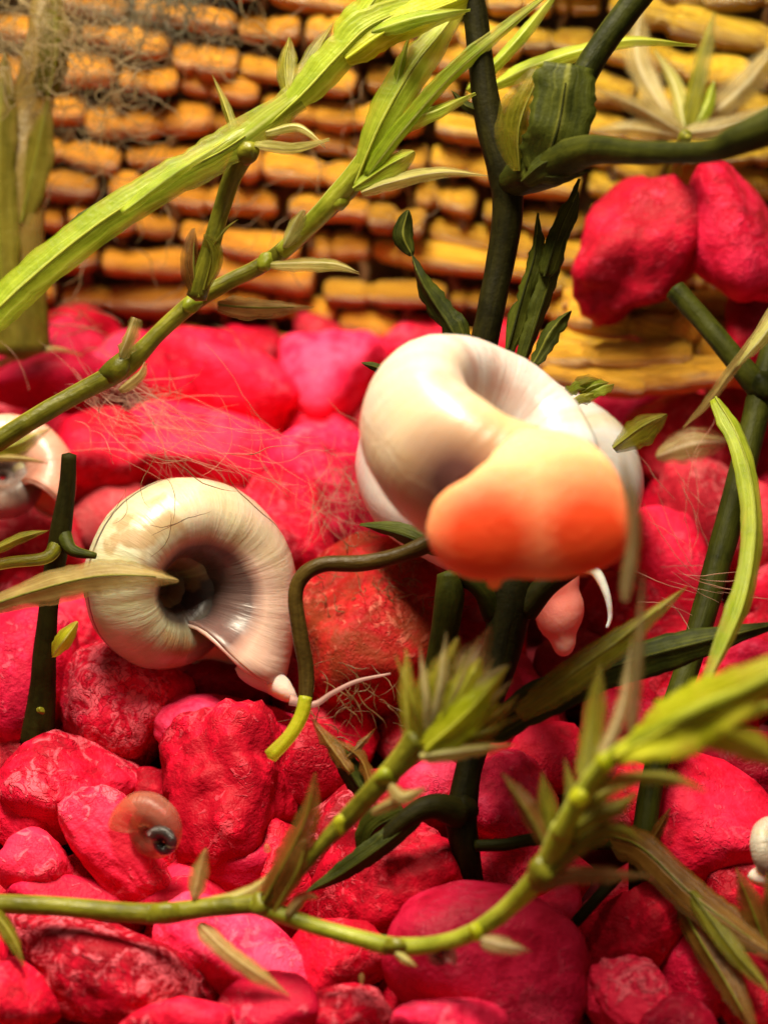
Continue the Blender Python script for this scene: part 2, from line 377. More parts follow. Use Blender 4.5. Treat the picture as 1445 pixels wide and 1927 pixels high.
PEB = [
 # px, py, w, h, rot, mat, label, extra
 (25, 660, 120, 100, 10, 'pink', 'pink red pebble below the wide green stem where it leaves the picture', {}),
 (145, 650, 150, 110, 0, 'pink', 'rounded pink red pebble against the woven screen behind arched tan leaf', {}),
 (95, 722, 230, 120, 5, 'wine', 'dark wine red pebble under the arched tan leaf', {'dz': -.35}),
 (245, 680, 150, 120, -20, 'pink', 'rosy pebble behind the node of the long thin green stem', {'dz': -.1}),
 (400, 735, 320, 220, -8, 'red', 'largest bright red pebble lying along the foot of the woven screen', {'fine': .012}),
 (622, 715, 190, 180, 0, 'pink', 'pink red pebble by the screen between the big bright one and white snail', {}),
 (672, 668, 110, 90, 10, 'pink', 'small pink pebble touching the screen above the blurred snail', {'dz': .3}),
 (385, 850, 330, 160, -12, 'red', 'deep red pebble under fine algae threads above the cream snail', {'dz': .15}),
 (190, 860, 200, 190, -25, 'red', 'red pebble between the cut dark stalk and fine algae threads', {'dz': -.1}),
 (615, 875, 240, 150, 5, 'pink', 'smooth rose pink pebble beside the white shell behind the blurred snail', {'fine': .01}),
 (520, 1000, 190, 220, 15, 'red', 'coral red pebble touching the back of the cream snail shell', {}),
 (655, 985, 150, 150, 0, 'wine', 'dark pebble covered in rosy threads beside the white shell', {'dz': .2}),
 (55, 1010, 200, 150, 0, 'dusty', 'dull red pebble under the pink snail at the picture edge', {'dz': .1}),
 (705, 1195, 310, 370, 10, 'algae_stone', 'large round red stone filmed with brown algae behind the curled tendril', {'sub': 5, 'fine': .035, 'lump': .08, 'dz': -.1}),
 (30, 1270, 210, 270, -12, 'pink', 'tall pink pebble beside the foot of the cut dark stalk', {'dz': -.05}),
 (160, 1185, 190, 150, 20, 'red', 'red pebble behind the little yellow bud on the cut dark stalk', {'dz': .25}),
 (235, 1320, 250, 240, 25, 'speck', 'dark glossy red pebble with pale flecks under the cream snail', {'sub': 5}),
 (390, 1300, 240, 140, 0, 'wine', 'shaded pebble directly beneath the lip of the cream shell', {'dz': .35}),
 (135, 1480, 260, 210, 10, 'speck', 'broad pebble with chalky flecks in front of the cut dark stalk', {'sub': 5, 'fine': .03}),
 (425, 1485, 265, 330, -8, 'red', 'big rugged bright red pebble above the tiny brown snail', {'sub': 5, 'fine': .05, 'lump': .18, 'dz': -.1}),
 (440, 1390, 310, 140, -10, 'pink', 'flat topped pink pebble under the pale end of the tendril', {'dz': .05, 'sub': 5}),
 (590, 1450, 140, 190, 20, 'red', 'pebble with dry brown scraps beside the bright tip of the tendril', {'dz': .1}),
 (225, 1595, 130, 260, 38, 'speck', 'slanting chalky slab of gravel that the tiny brown snail leans on', {'sub': 5, 'fine': .035, 'dz': -.15}),
 (70, 1630, 150, 140, 0, 'speck', 'small round crimson pebble above the horizontal green stem', {'dz': -.1}),
 (40, 1540, 130, 120, 0, 'red', 'pebble tucked below the broad flecked one at the picture edge', {'dz': .1}),
 (280, 1490, 100, 90, 0, 'red', 'little red pebble wedged above the tiny brown snail', {'dz': .2}),
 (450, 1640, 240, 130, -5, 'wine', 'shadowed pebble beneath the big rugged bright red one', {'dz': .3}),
 (130, 1690, 220, 90, 0, 'pink', 'pink pebble partly hidden by the horizontal green stem at its outer end', {'dz': .05}),
 (330, 1700, 180, 90, 0, 'pink', 'pink pebble behind the short tan leaf on the horizontal stem', {'dz': .1}),
 (195, 1840, 420, 190, -14, 'speck', 'long arched slab of gravel with many flecks below the horizontal stem', {'sub': 5, 'fine': .045, 'dz': -.1}),
 (25, 1890, 170, 150, -30, 'red', 'bright pebble in the lower corner beside the long arched slab', {'dz': -.3}),
 (440, 1805, 310, 190, -20, 'pink', 'pink purple pebble crossed by the hanging tan rootlet', {'sub': 5}),
 (330, 1925, 210, 100, 5, 'speck', 'chalky small pebble at the bottom edge below the arched slab', {'dz': -.3}),
 (505, 1905, 190, 130, 10, 'pink', 'smooth pink pebble at the bottom edge below the tan rootlet', {'dz': -.25}),
 (640, 1570, 140, 190, -35, 'speck', 'chalk flecked pebble behind the slim branch of the horizontal stem', {'dz': .05}),
 (725, 1660, 310, 210, 22, 'red', 'smooth peaked red pebble under the forked dark stem', {'sub': 5, 'fine': .012}),
 (930, 1810, 400, 290, -18, 'wine', 'largest smooth wine coloured pebble below the nodding yellow green stem', {'sub': 5, 'fine': .008, 'lump': .06, 'dz': -.15, 'hard': 7}),
 (630, 1815, 200, 170, 0, 'red', 'dark red pebble under the sagging middle of the horizontal stem', {'dz': .05}),
 (650, 1915, 180, 120, 0, 'speck', 'pebble with a raised point at the bottom edge beside the wine one', {'dz': -.2, 'fine': .05}),
 (845, 1925, 210, 90, 0, 'pink', 'flat pink pebble at the bottom edge in front of the wine one', {'dz': -.45, 'fine': .03}),
 (945, 1515, 190, 200, -30, 'pink', 'pale pink pebble on the bright side of the forked dark stem', {'sub': 5, 'dz': .05}),
 (810, 1490, 150, 130, 0, 'pink', 'pink pebble glimpsed in the crook of the forked dark stem', {'dz': .2}),
 (960, 1640, 160, 120, -10, 'red', 'red pebble between the forked dark stem and the small dark twig', {'dz': .1}),
 (1055, 1725, 110, 130, -30, 'pink', 'glistening pink pebble at the tip of the short dark twig', {'dz': .1}),
 (1205, 1755, 215, 220, -15, 'red', 'rounded ridged red pebble beneath the brown fallen stem', {'sub': 5, 'fine': .035}),
 (1195, 1885, 190, 160, -20, 'speck', 'porous pebble at the bottom edge below the rounded ridged one', {'dz': -.1, 'fine': .05, 'sub': 5}),
 (1325, 1835, 160, 150, 0, 'pink', 'pebble behind the flat brown blade near the bottom edge', {'dz': .05}),
 (1270, 1925, 150, 100, 0, 'wine', 'small plum pebble at the bottom edge beside the flat brown blade', {'dz': -.25}),
 (1425, 1880, 130, 170, 0, 'red', 'pebble in the lower corner beyond the flat brown blade', {'dz': -.1}),
 (1340, 1575, 250, 330, 30, 'red', 'largest flat faced bright red pebble beside the tall dark green stem', {'sub': 5, 'facets': 8, 'fine': .012, 'hard': 14}),
 (1415, 1450, 220, 150, -25, 'wine', 'cracked plum pebble behind the largest flat faced bright one', {'dz': .1}),
 (1395, 1690, 150, 140, 0, 'red', 'pebble under the forked brown leaf at the picture edge', {'dz': .1}),
 (1030, 1425, 160, 140, -15, 'red', 'dark red pebble behind the yellow green leaf whorl', {'dz': .1}),
 (1180, 1370, 170, 140, 0, 'wine', 'shaded pebble behind the brightest blurred stem', {'dz': .2}),
 (1200, 1510, 140, 150, 0, 'red', 'red pebble behind the foot of the tall dark green stem', {'dz': .3}),
 (1240, 1075, 190, 250, 25, 'red', 'leaning red pebble between the white snail and tall dark green stem', {}),
 (1335, 970, 180, 210, 0, 'dusty', 'dull crimson pebble behind the tall dark green stem', {'dz': -.1}),
 (1275, 830, 210, 180, -10, 'dusty', 'greyish rose pebble under the see through leaf beside the white shell', {}),
 (1385, 775, 150, 140, 0, 'wine', 'dark pebble below the fork of the tall dark green stem', {'dz': -.2}),
 (1415, 1000, 140, 220, 0, 'dusty', 'dusky pebble behind the arching lime leaf at the picture edge', {'dz': .1}),
 (1175, 1170, 190, 180, 0, 'red', 'pebble behind the upright end of the olive leaf under the white snail', {'dz': .15}),
 (1090, 1260, 170, 150, 0, 'wine', 'dark pebble under the pink head of the white snail', {'dz': .2}),
 (1400, 1245, 170, 120, 10, 'pink', 'bright pink pebble above the brightest blurred leaf at the edge', {'dz': -.05}),
 (1330, 1330, 180, 150, 0, 'red', 'red pebble under the crossing of olive blade and tall dark stem', {'dz': .15}),
 (1265, 1220, 150, 120, 0, 'red', 'red pebble just above the long dark olive blade', {'dz': .2}),
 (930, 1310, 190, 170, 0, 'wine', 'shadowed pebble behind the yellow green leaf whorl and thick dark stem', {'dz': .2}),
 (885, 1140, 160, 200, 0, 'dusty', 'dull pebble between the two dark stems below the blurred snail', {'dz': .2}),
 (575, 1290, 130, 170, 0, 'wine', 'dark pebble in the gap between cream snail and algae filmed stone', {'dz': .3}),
]
sd = 3
for (px, py, ww, hh, rot, mt, lab, ex) in PEB:
    sd += 1
    pebble(px, py, ww * 1.06, hh * 1.06, rot, mt, lab, seed=sd, **ex)

# pebbles lodged on the bulging reeds of the screen
def lodged(px, py, d, ww, hh, rot, mt, lab, seed, **k):
    o = pebble(px, py, ww, hh, rot, mt, lab, dz=d - GD(py), seed=seed, group='pebbles lodged on the screen', **k)
lodged(1195, 475, 15.6, 235, 310, -38, 'crimson', 'crimson bean shaped pebble lodged on the golden reeds of the screen', 77, fine=.01, lump=.22, facets=8)
lodged(1375, 440, 15.4, 190, 300, 32, 'crimson', 'slanting crimson pebble beside the bean shaped one under the thick branch', 78, fine=.01, facets=8)
lodged(1425, 640, 15.7, 130, 190, 10, 'crimson', 'shaded crimson pebble at the edge below the slanting one', 79, fine=.01)
lodged(1470, 560, 15.9, 150, 170, 10, 'crimson', 'pebble leaving the picture behind the slanting crimson one', 80, fine=.01)

# loose gravel that fills the gaps between and below the larger pebbles
rng = random.Random(5)
fill = []; FILL = []
for k in range(14):
    Vp, Fp = pebble_shape(300 + k, 3, 10, 0.14, 0.03)
    Vp = Vp * np.array([rng.uniform(.42, .62), rng.uniform(.36, .5), rng.uniform(.32, .45)])
    fm = mesh('gravel_pebble', Vp, Fp); fm.materials.append(M[rng.choice(['red', 'red', 'wine', 'speck', 'dusty'])]); fill.append(fm)
y = 7.6
while y < 17.0:
    x = -6.6 + rng.uniform(0, .4)
    while x < 6.6:
        yy = y + rng.uniform(-.25, .25)
        # outside the picture the gravel lies at full height, inside it sits under the larger pebbles
        d = (Vector((x, yy, bed_z(x, yy))) - CAM).dot(FWD)
        ppx = 722.5 + FOC * x / d
        inside = -60 < ppx < 1500 and yy > 9.0
        o = link('gravel_pebble', rng.choice(fill), None)
        o.location = (x, yy, bed_z(x, yy) - (0.52 if inside else 0.20) + rng.uniform(-.12, .08))
        o.rotation_euler = (rng.uniform(0, 6.3), rng.uniform(0, 6.3), rng.uniform(0, 6.3))
        tag(o, 'small red pebble deep in the gaps between the larger gravel', 'pebble', 'loose gravel filling the gaps'); FILL.append((o, ppx, yy))
        x += rng.uniform(.72, .95)
    y += .78

# ------------------------------------------------------------------ woven reed screen
SCR = empty('woven_screen', (0, 17.2, 0.8), 'woven screen of orange brown reeds standing behind the gravel', 'woven screen')
rng = random.Random(11)
def reed_piece(seed):
    """a plump bit of reed between two bindings, along x, length 1, rounded pinched ends."""
    r0 = random.Random(seed); V = []; F = []; n, s = 25, 10
    ph = r0.uniform(0, 6); ups = [r0.uniform(.25, .75) for _ in range(r0.choice((0, 1, 1, 2)))]; bend = r0.uniform(-.25, .25)
    for i in range(n):
        u = i / (n - 1); x = u - .5
        e = 1 - abs(2 * u - 1) ** 7
        rr = 0.62 + 0.38 * max(e, 0) ** 0.6
        rr *= 1 + .10 * math.sin(u * 7 + ph)
        for q0 in ups: rr *= 1 - .30 * math.exp(-((u - q0) / .045) ** 2)
        for k in range(s):
            a = 2 * math.pi * k / s
            q = rr * (1 + .16 * noise.noise(Vector((x * 3 + seed, math.cos(a) * 1.2, math.sin(a) * 1.2))))
            V.append((x, math.cos(a) * q, math.sin(a) * q + bend * math.sin(u * 3.14)))
    for i in range(n - 1):
        for k in range(s):
            F.append((i * s + k, i * s + (k + 1) % s, (i + 1) * s + (k + 1) % s, (i + 1) * s + k))
    F.append(tuple(range(s))[::-1]); F.append(tuple((n - 1) * s + k for k in range(s)))
    me = mesh('reed', V, F); me.materials.append(M['reed']); return me
RP = [reed_piece(k) for k in range(26)]
YAW = math.radians(-9)
def screen_y(x): return 17.05 + math.tan(YAW) * x * 0.8
def row_z(x, r): return 1.05 + 0.345 * r - 0.115 * x + 0.09 * math.sin(x * 0.55 + r * .25) + .045 * math.sin(x * 1.7 + r * 1.3)
for r in range(-3, 17):
    x = -5.4 + rng.uniform(0, .7)
    while x < 5.6:
        L = rng.choice((rng.uniform(.38, .7), rng.uniform(.6, 1.0), rng.uniform(.9, 1.6)))
        xm = x + L / 2; z = row_z(xm, r)
        o = link('reed', rng.choice(RP), None, SCR)
        sl = math.atan(row_z(xm + .2, r) - row_z(xm - .2, r)) / 1
        o.matrix_parent_inverse = Matrix.Translation(-Vector(SCR.location))
        o.location = (xm, screen_y(xm) + rng.uniform(-.08, .07), z + rng.uniform(-.035, .035))
        sl = (row_z(xm + .2, r) - row_z(xm - .2, r)) / .4
        o.rotation_euler = (rng.uniform(-.3, .3), -math.atan(sl) + rng.uniform(-.10, .10), YAW * .8 + rng.uniform(-.13, .13))
        o.scale = (L * 1.0, rng.uniform(.13, .18), rng.uniform(.125, .180))
        g = min(max((xm + 1.5) / 4.0, 0), 1)                    # paler, yellower reeds towards one end of the screen
        a = np.array((0.92, 0.38, 0.030)); b = np.array((0.97, 0.62, 0.045))
        c = (a + (b - a) * g) * rng.choice((rng.uniform(.5, .8), rng.uniform(.75, 1.0), rng.uniform(.85, 1.0)))
        o.color = (*c, 1)
        x += L * rng.uniform(.97, 1.10)
# bindings and backing
for i in range(24):
    x0 = -5.4 + i * .47; V = []; F = []
    for j in range(30):
        z = -.3 + j * .25; xx = x0 + .07 * math.sin(j * 1.9 + i); yy = screen_y(xx) + .05 + .13 * math.sin(j * 2.3 + i * math.pi)
        for k in range(6):
            a = k * math.pi / 3; V.append((xx + .05 * math.cos(a), yy + .05 * math.sin(a), z))
    for j in range(29):
        for k in range(6): F.append((j * 6 + k, j * 6 + (k + 1) % 6, j * 6 + 6 + (k + 1) % 6, j * 6 + 6 + k))
    link('binding_cord', mesh('binding_cord', V, F), M['cord'], SCR)
bmx = bmesh.new()
V = [(-6, screen_y(-6) + .28, -.6), (6, screen_y(6) + .28, -.6), (6, screen_y(6) + .28, 7.2), (-6, screen_y(-6) + .28, 7.2)]
V += [(x, y + .12, z) for x, y, z in V]
F = [(0, 1, 2, 3), (7, 6, 5, 4), (0, 4, 5, 1), (1, 5, 6, 2), (2, 6, 7, 3), (3, 7, 4, 0)]
link('backing_board', mesh('backing_board', V, F, False), M['cord'], SCR)
# the thick golden reeds that bulge out under the lodged pebbles
for (px, py, d, ln, th, rot) in [(1230, 615, 16.0, 330, 62, -6), (1150, 668, 15.9, 300, 60, 4), (1265, 702, 15.85, 230, 64, 6), (1330, 640, 15.9, 150, 70, -40), (1120, 712, 15.9, 200, 50, -4),
                                (1395, 700, 16.0, 160, 60, 0), (1440, 660, 16.1, 200, 60, 10), (1240, 575, 16.15, 360, 55, 0), (1420, 610, 16.2, 240, 60, 6)]:
    s = d / FOC
    o = link('bulging_reed', rng.choice(RP), None, SCR)
    o.matrix_parent_inverse = Matrix.Translation(-Vector(SCR.location))
    o.location = P(px, py, d); o.scale = (ln * s, th * s * .62, th * s * .55); o.rotation_euler = (rng.uniform(-.3, .3), -math.radians(rot), YAW)
    o.color = (0.82, 0.42, 0.035, 1)

# ------------------------------------------------------------------ plant builders
def uvset(me, uvs):
    ul = me.uv_layers.new(name='UVMap')
    for p in me.polygons:
        for li in p.loop_indices: ul.data[li].uv = uvs[me.loops[li].vertex_index]
def tube(parent, name, pts, mat, sides=12, flat=1.0, label=None, wob=0.05):
    """pts: (px, py, depth, diameter in photo pixels)."""
    n = max(10, int(sum(math.dist(a[:2], b[:2]) for a, b in zip(pts, pts[1:])) / 9))
    n = min(n, 140)
    S = cr(pts, n); C = [P(a, b, c) for a, b, c, _ in S]; R = [float(max(q[3], 1.0) / 2 * q[2] / FOC) * (.86 if mat in ('lime_stem', 'olive_stem') else 1.0) for q in S]
    V = []; F = []; UV = []; sdv = pts[0][0] * .37
    for i in range(n):
        T = (C[min(i + 1, n - 1)] - C[max(i - 1, 0)]).normalized()
        view = (CAM - C[i]).normalized()
        sd_ = T.cross(view).normalized(); nn = sd_.cross(T)
        for k in range(sides):
            a = 2 * math.pi * k / sides
            rr = R[i] * (1 + wob * noise.noise(Vector((i * .22 + sdv, math.cos(a), math.sin(a)))))
            V.append(C[i] + sd_ * (math.cos(a) * rr) + nn * (math.sin(a) * rr * flat)); UV.append((i / (n - 1) * n * .05, k / sides))
    for i in range(n - 1):
        for k in range(sides):
            F.append((i * sides + k, i * sides + (k + 1) % sides, (i + 1) * sides + (k + 1) % sides, (i + 1) * sides + k))
    for e in (0, n - 1):
        T = (C[1] - C[0]).normalized() * -1 if e == 0 else (C[-1] - C[-2]).normalized()
        V.append(C[e] + T * R[e] * .35); UV.append((0, .5)); q = len(V) - 1
        for k in range(sides):
            a, b = e * sides + k, e * sides + (k + 1) % sides
            F.append((b, a, q) if e == 0 else (a, b, q))
    me = mesh(name, V, F); uvset(me, UV)
    o = link(name, me, M[mat], parent)
    if label: o['label'] = label
    return o
PROF = {
 'lance': lambda t: (math.sin(math.pi * min(1, t * .93 + .07) ** .75)) ** .8 if t < .999 else .02,
 'strap': lambda t: min(1, (t * 6 + .45)) * min(1, ((1 - t) * 3.2 + .03)) ** .75,
 'broad': lambda t: min(1, t * 2.2 + .3) * min(1, ((1 - t) * 2.4 + .02)) ** .7,
 'cut': lambda t: min(1, t * 3 + .55) * (1.0 if t < .94 else .82),
 'oval': lambda t: max(.03, math.sin(math.pi * (.04 + .94 * t))) ** .7,
}
def leaf(parent, pts, wpx, mat, prof='lance', roll=0, fold=.22, wave=.14, name='leaf', label=None, rag=0.16):
    """pts: (px, py, depth) from the base to the tip; wpx: full width in photo pixels."""
    n = max(12, min(44, int(sum(math.dist(a[:2], b[:2]) for a, b in zip(pts, pts[1:])) / 8)))
    S = cr(pts, n); C = [P(*q) for q in S]; cols = 9; V = []; UV = []; F = []
    dm = float(S[:, 2].mean()); W = wpx / 2 * dm / FOC; sdv = pts[-1][0] * .13 + pts[-1][1] * .71
    th = .010 + .012 * W
    for side in (1, -1):
        for i in range(n):
            t = i / (n - 1)
            T = (C[min(i + 1, n - 1)] - C[max(i - 1, 0)]).normalized()
            view = (CAM - C[i]).normalized()
            s0 = T.cross(view).normalized(); n0 = s0.cross(T)
            rl = math.radians(roll) + .25 * noise.noise(Vector((t * 1.3, sdv, 0)))
            s1 = s0 * math.cos(rl) + n0 * math.sin(rl); n1 = n0 * math.cos(rl) - s0 * math.sin(rl)
            wd = W * PROF[prof](t)
            for j in range(cols):
                a = j / (cols - 1) * 2 - 1
                wj = wd * (1 + rag * noise.noise(Vector((t * 7, a * 1.5 + sdv, 3))) + rag * .8 * noise.noise(Vector((t * 24, a * 1.5 + sdv, 9))))
                lift = fold * abs(a) * wd + wave * W * noise.noise(Vector((t * 3.2, a * .8 + sdv, 7)))
                tt = th * (1.25 - abs(a) ** 2) + (th * .9 if abs(a) < .2 else 0)
                V.append(C[i] + s1 * (a * wj) - n1 * lift + n1 * side * tt); UV.append((t, (a + 1) / 2))
    m = n * cols
    for i in range(n - 1):
        for j in range(cols - 1):
            a = i * cols + j; F.append((a, a + 1, a + cols + 1, a + cols)); F.append((m + a + cols, m + a + cols + 1, m + a + 1, m + a))
    for i in range(n - 1):
        a = i * cols; F.append((a, a + cols, m + a + cols, m + a)); b = i * cols + cols - 1; F.append((b + cols, b, m + b, m + b + cols))
    for j in range(cols - 1):
        F.append((j + 1, j, m + j, m + j + 1)); b = (n - 1) * cols + j; F.append((b, b + 1, m + b + 1, m + b))
    V0 = V
    me = mesh(name, V, F); uvset(me, UV)
    o = link(name, me, M[mat], parent)
    if label: o['label'] = label
    if wpx >= 40 and name in ('leaf', 'blade', 'stem_sheath') and mat != 'glassy':
        V = []; F = []; UV = []; kk = 6; r0 = max(.007, W * .055); nr = int(n * .86)
        for i in range(nr):
            top = V0[i * cols + cols // 2]; bot = V0[m + i * cols + cols // 2]; nn = (top - bot).normalized()
            T = (C[min(i + 1, n - 1)] - C[max(i - 1, 0)]).normalized(); ss = T.cross(nn).normalized()
            rr = r0 * (1 - .75 * i / (nr - 1)) + .003
            for k in range(kk):
                a = 2 * math.pi * k / kk; V.append(top + ss * math.cos(a) * rr + nn * math.sin(a) * rr * .8); UV.append((i / nr, k / kk))
        for i in range(nr - 1):
            for k in range(kk): F.append((i * kk + k, i * kk + (k + 1) % kk, (i + 1) * kk + (k + 1) % kk, (i + 1) * kk + k))
        mr = mesh('midrib', V, F); uvset(mr, UV)
        link('midrib', mr, M[{'lime': 'lime_stem', 'yellow': 'yellow', 'dark': 'green_stem', 'pale': 'lime_stem'}.get(mat, 'olive_stem')], o)
    return o
def knot(parent, px, py, d, wpx, hpx, rot, mat, name='node', seed=1):
    s = d / FOC * .84; Vp, Fp = pebble_shape(seed + 900, 3, 14, .12, .05, 6)
    V = Vp * np.array([wpx / 2 * s, hpx / 2 * s, min(wpx, hpx) / 2 * s * .95])
    c, sn = math.cos(math.radians(rot)), math.sin(math.radians(rot))
    V = V @ np.array([[c, -sn, 0], [sn, c, 0], [0, 0, 1]]).T @ CAMM.T + np.array(P(px, py, d))
    me = mesh(name, V, Fp); uvset(me, [(0.3 + v[0] * .3, .2 + .05 * v[2]) for v in Vp])
    return link(name, me, M[mat], parent)

# ------------------------------------------------------------------ plants
# the wide lime stem crossing the upper half
A = empty('pondweed_stem', P(0, 600, 12.4), 'wide lime green pondweed stem rising diagonally across the woven screen', 'plant')
leaf(A, [(-60, 640, 12.3), (40, 540, 12.4), (180, 425, 12.5), (330, 330, 12.6), (440, 270, 12.7), (560, 180, 12.7)], 72, 'lime', 'cut', 12, .25, .10, name='stem_sheath', rag=.25, label='broad sheath of flat translucent green tissue')
tube(A, 'stem', [(-60, 640, 12.4, 34), (60, 525, 12.5, 34), (250, 390, 12.6, 30), (400, 290, 12.7, 30), (500, 222, 12.8, 40), (590, 150, 12.8, 34), (660, 80, 12.9, 28), (740, 20, 12.9, 28), (800, -30, 13, 24)], 'lime_stem')
leaf(A, [(500, 240, 12.75), (570, 175, 12.7), (640, 100, 12.7), (700, 45, 12.7), (800, 10, 12.8), (900, 15, 12.9)], 70, 'lime', 'broad', -10, .3, name='leaf')
leaf(A, [(640, 80, 12.9), (690, 20, 12.8), (740, -50, 12.8)], 70, 'lime', 'strap', 10, .3)
leaf(A, [(650, 110, 12.7), (740, 50, 12.7), (860, 0, 12.8), (950, -40, 12.9)], 60, 'yellow', 'strap', 0, .3)
leaf(A, [(700, 60, 12.7), (790, 32, 12.6), (885, 18, 12.6)], 34, 'lime', 'lance', 20, .3)
leaf(A, [(548, 190, 13), (538, 130, 13.1), (545, 72, 13.2)], 44, 'olive', 'oval', 20, .3, label='blunt olive leaf')
leaf(A, [(560, 180, 13), (590, 110, 13.1), (628, 40, 13.2)], 46, 'olive', 'lance', -10, .3)
leaf(A, [(445, 262, 12.9), (425, 200, 13.0), (400, 140, 13.1)], 20, 'olive', 'lance', 10, .3)
leaf(A, [(500, 250, 12.7), (560, 238, 12.7), (612, 275, 12.6)], 20, 'pale', 'lance', 30, .3)
leaf(A, [(480, 272, 12.7), (550, 280, 12.65), (620, 262, 12.6)], 26, 'pale', 'lance', -30, .3)
leaf(A, [(60, 545, 12.7), (120, 465, 12.75), (192, 380, 12.8)], 50, 'dark', 'oval', 0, .3, label='short dark green leaf hugging the stem')
leaf(A, [(230, 400, 12.45), (330, 325, 12.5), (430, 262, 12.6)], 26, 'lime', 'lance', 0, .4, name='pale_ridge')
knot(A, 465, 285, 12.75, 60, 55, 30, 'olive_stem', seed=3)
tube(A, 'side_branch', [(470, 275, 12.8, 50), (440, 325, 12.9, 42), (415, 400, 13, 38), (395, 470, 13, 40), (370, 560, 13.05, 46)], 'olive_stem', label='olive side branch hanging down to the thin stem')
leaf(A, [(372, 560, 13.0), (362, 500, 13.0), (364, 430, 13.05)], 44, 'brown', 'oval', -25, .35)
leaf(A, [(385, 545, 13.0), (400, 480, 12.95), (385, 440, 12.9)], 40, 'olive', 'oval', 20, .3)
leaf(A, [(395, 470, 12.95), (425, 430, 12.9), (448, 412, 12.9)], 6, 'olive', 'lance', 0, .2)

# the long thin stem below it
Cp = empty('pondweed_stem', P(0, 830, 13.1), 'long thin green pondweed stem climbing from the edge to bright leaf blades', 'plant')
tube(Cp, 'stem', [(-50, 860, 13.0, 44), (60, 790, 13.1, 44), (150, 738, 13.2, 42), (235, 690, 13.25, 46), (300, 625, 13.3, 36), (365, 568, 13.35, 40), (430, 530, 13.35, 36), (490, 500, 13.35, 36), (545, 460, 13.3, 40), (620, 388, 13.2, 42), (665, 345, 13.1, 40), (705, 270, 13.0, 40)], 'olive_stem')
tube(Cp, 'upper_stem', [(530, 475, 13.28, 36), (600, 405, 13.15, 44), (660, 335, 13.05, 44), (710, 265, 13.0, 40), (760, 180, 13.0, 30), (800, 110, 13.1, 18)], 'lime_stem')
knot(Cp, 222, 692, 13.2, 92, 56, 38, 'olive_stem', seed=8)
knot(Cp, 362, 570, 13.3, 50, 42, 40, 'lime_stem', seed=9)
knot(Cp, 500, 492, 13.3, 46, 40, 40, 'lime_stem', seed=10)
knot(Cp, 640, 372, 13.1, 62, 50, 45, 'lime_stem', seed=10)
leaf(Cp, [(228, 672, 13.15), (240, 640, 13.1), (255, 598, 13.1)], 34, 'pale', 'cut', 35, .4, name='torn_leaf', rag=.4)
leaf(Cp, [(225, 735, 13.15), (262, 705, 13.1), (275, 682, 13.1)], 26, 'tan', 'lance', 40, .4)
leaf(Cp, [(410, 575, 13.4), (490, 580, 13.5), (590, 578, 13.6)], 44, 'tan', 'lance', 15, .3)
leaf(Cp, [(510, 498, 13.25), (580, 495, 13.2), (632, 498, 13.15), (676, 514, 13.1)], 32, 'pale', 'lance', 30, .3)
leaf(Cp, [(535, 465, 13.2), (550, 430, 13.15), (572, 395, 13.1)], 42, 'pale', 'oval', 30, .5, name='curled_leaf')
leaf(Cp, [(668, 345, 13.0), (715, 235, 12.9), (775, 130, 12.9), (830, 60, 13.0), (890, -20, 13.1)], 70, 'lime', 'broad', 5, .28, label='broad bright lime blade')
leaf(Cp, [(690, 330, 12.95), (760, 240, 12.85), (840, 150, 12.8), (930, 70, 12.8), (1040, -20, 12.9)], 34, 'lime', 'strap', -20, .35)
leaf(Cp, [(665, 355, 12.95), (735, 312, 12.9), (780, 285, 12.85)], 48, 'lime', 'oval', 20, .35)
leaf(Cp, [(680, 362, 12.95), (740, 342, 12.9), (830, 324, 12.85), (918, 330, 12.8)], 30, 'pale', 'lance', 10, .3)
leaf(Cp, [(700, 300, 12.95), (760, 235, 12.9), (830, 205, 12.85), (895, 175, 12.8)], 36, 'lime', 'lance', 30, .3)
leaf(Cp, [(735, 215, 12.95), (752, 130, 12.9), (772, 60, 12.9)], 18, 'lime', 'lance', 0, .3)

# hazy broad stem against the screen at the picture edge
Dp = empty('pondweed_stem', P(30, 620, 15.4), 'broad olive stem standing upright in the corner behind grey algae', 'plant')
tube(Dp, 'stem', [(40, 660, 15.6, 110), (30, 500, 15.6, 110), (38, 330, 15.6, 95), (60, 200, 15.7, 80), (80, 80, 15.7, 64), (95, -40, 15.8, 60)], 'hazel', flat=.5)
leaf(Dp, [(40, 420, 15.5), (70, 290, 15.5), (92, 180, 15.5)], 60, 'hazel', 'lance', 10, .3)
leaf(Dp, [(5, 560, 15.4), (-5, 300, 15.4), (10, 100, 15.5)], 70, 'hazel', 'strap', 10, .3)
leaf(Dp, [(90, 180, 15.6), (105, 90, 15.5), (100, -30, 15.5)], 60, 'hazel', 'strap', -15, .3)

# thick dark main stem
E = empty('dark_stem_plant', P(880, 1680, 12.6), 'tall thick dark stemmed plant running up behind the blurred snail', 'plant')
tube(E, 'stem', [(868, -60, 12.9, 44), (893, 20, 12.9, 46), (905, 120, 12.9, 48), (922, 230, 12.9, 56), (948, 320, 12.9, 62), (955, 400, 12.95, 58), (940, 500, 13, 54), (922, 590, 13, 52), (908, 690, 13.05, 54), (930, 850, 13.1, 66), (962, 1030, 13.1, 84), (962, 1120, 13.0, 86), (940, 1240, 12.9, 70), (905, 1360, 12.7, 56), (882, 1450, 12.55, 50), (868, 1540, 12.45, 60), (878, 1610, 12.45, 52), (892, 1700, 12.6, 44)], 'dark_stem')
tube(E, 'branch', [(1040, 290, 12.7, 70), (1070, 200, 12.6, 56), (1110, 120, 12.6, 50), (1150, 60, 12.6, 50), (1225, -40, 12.6, 54)], 'green_stem')
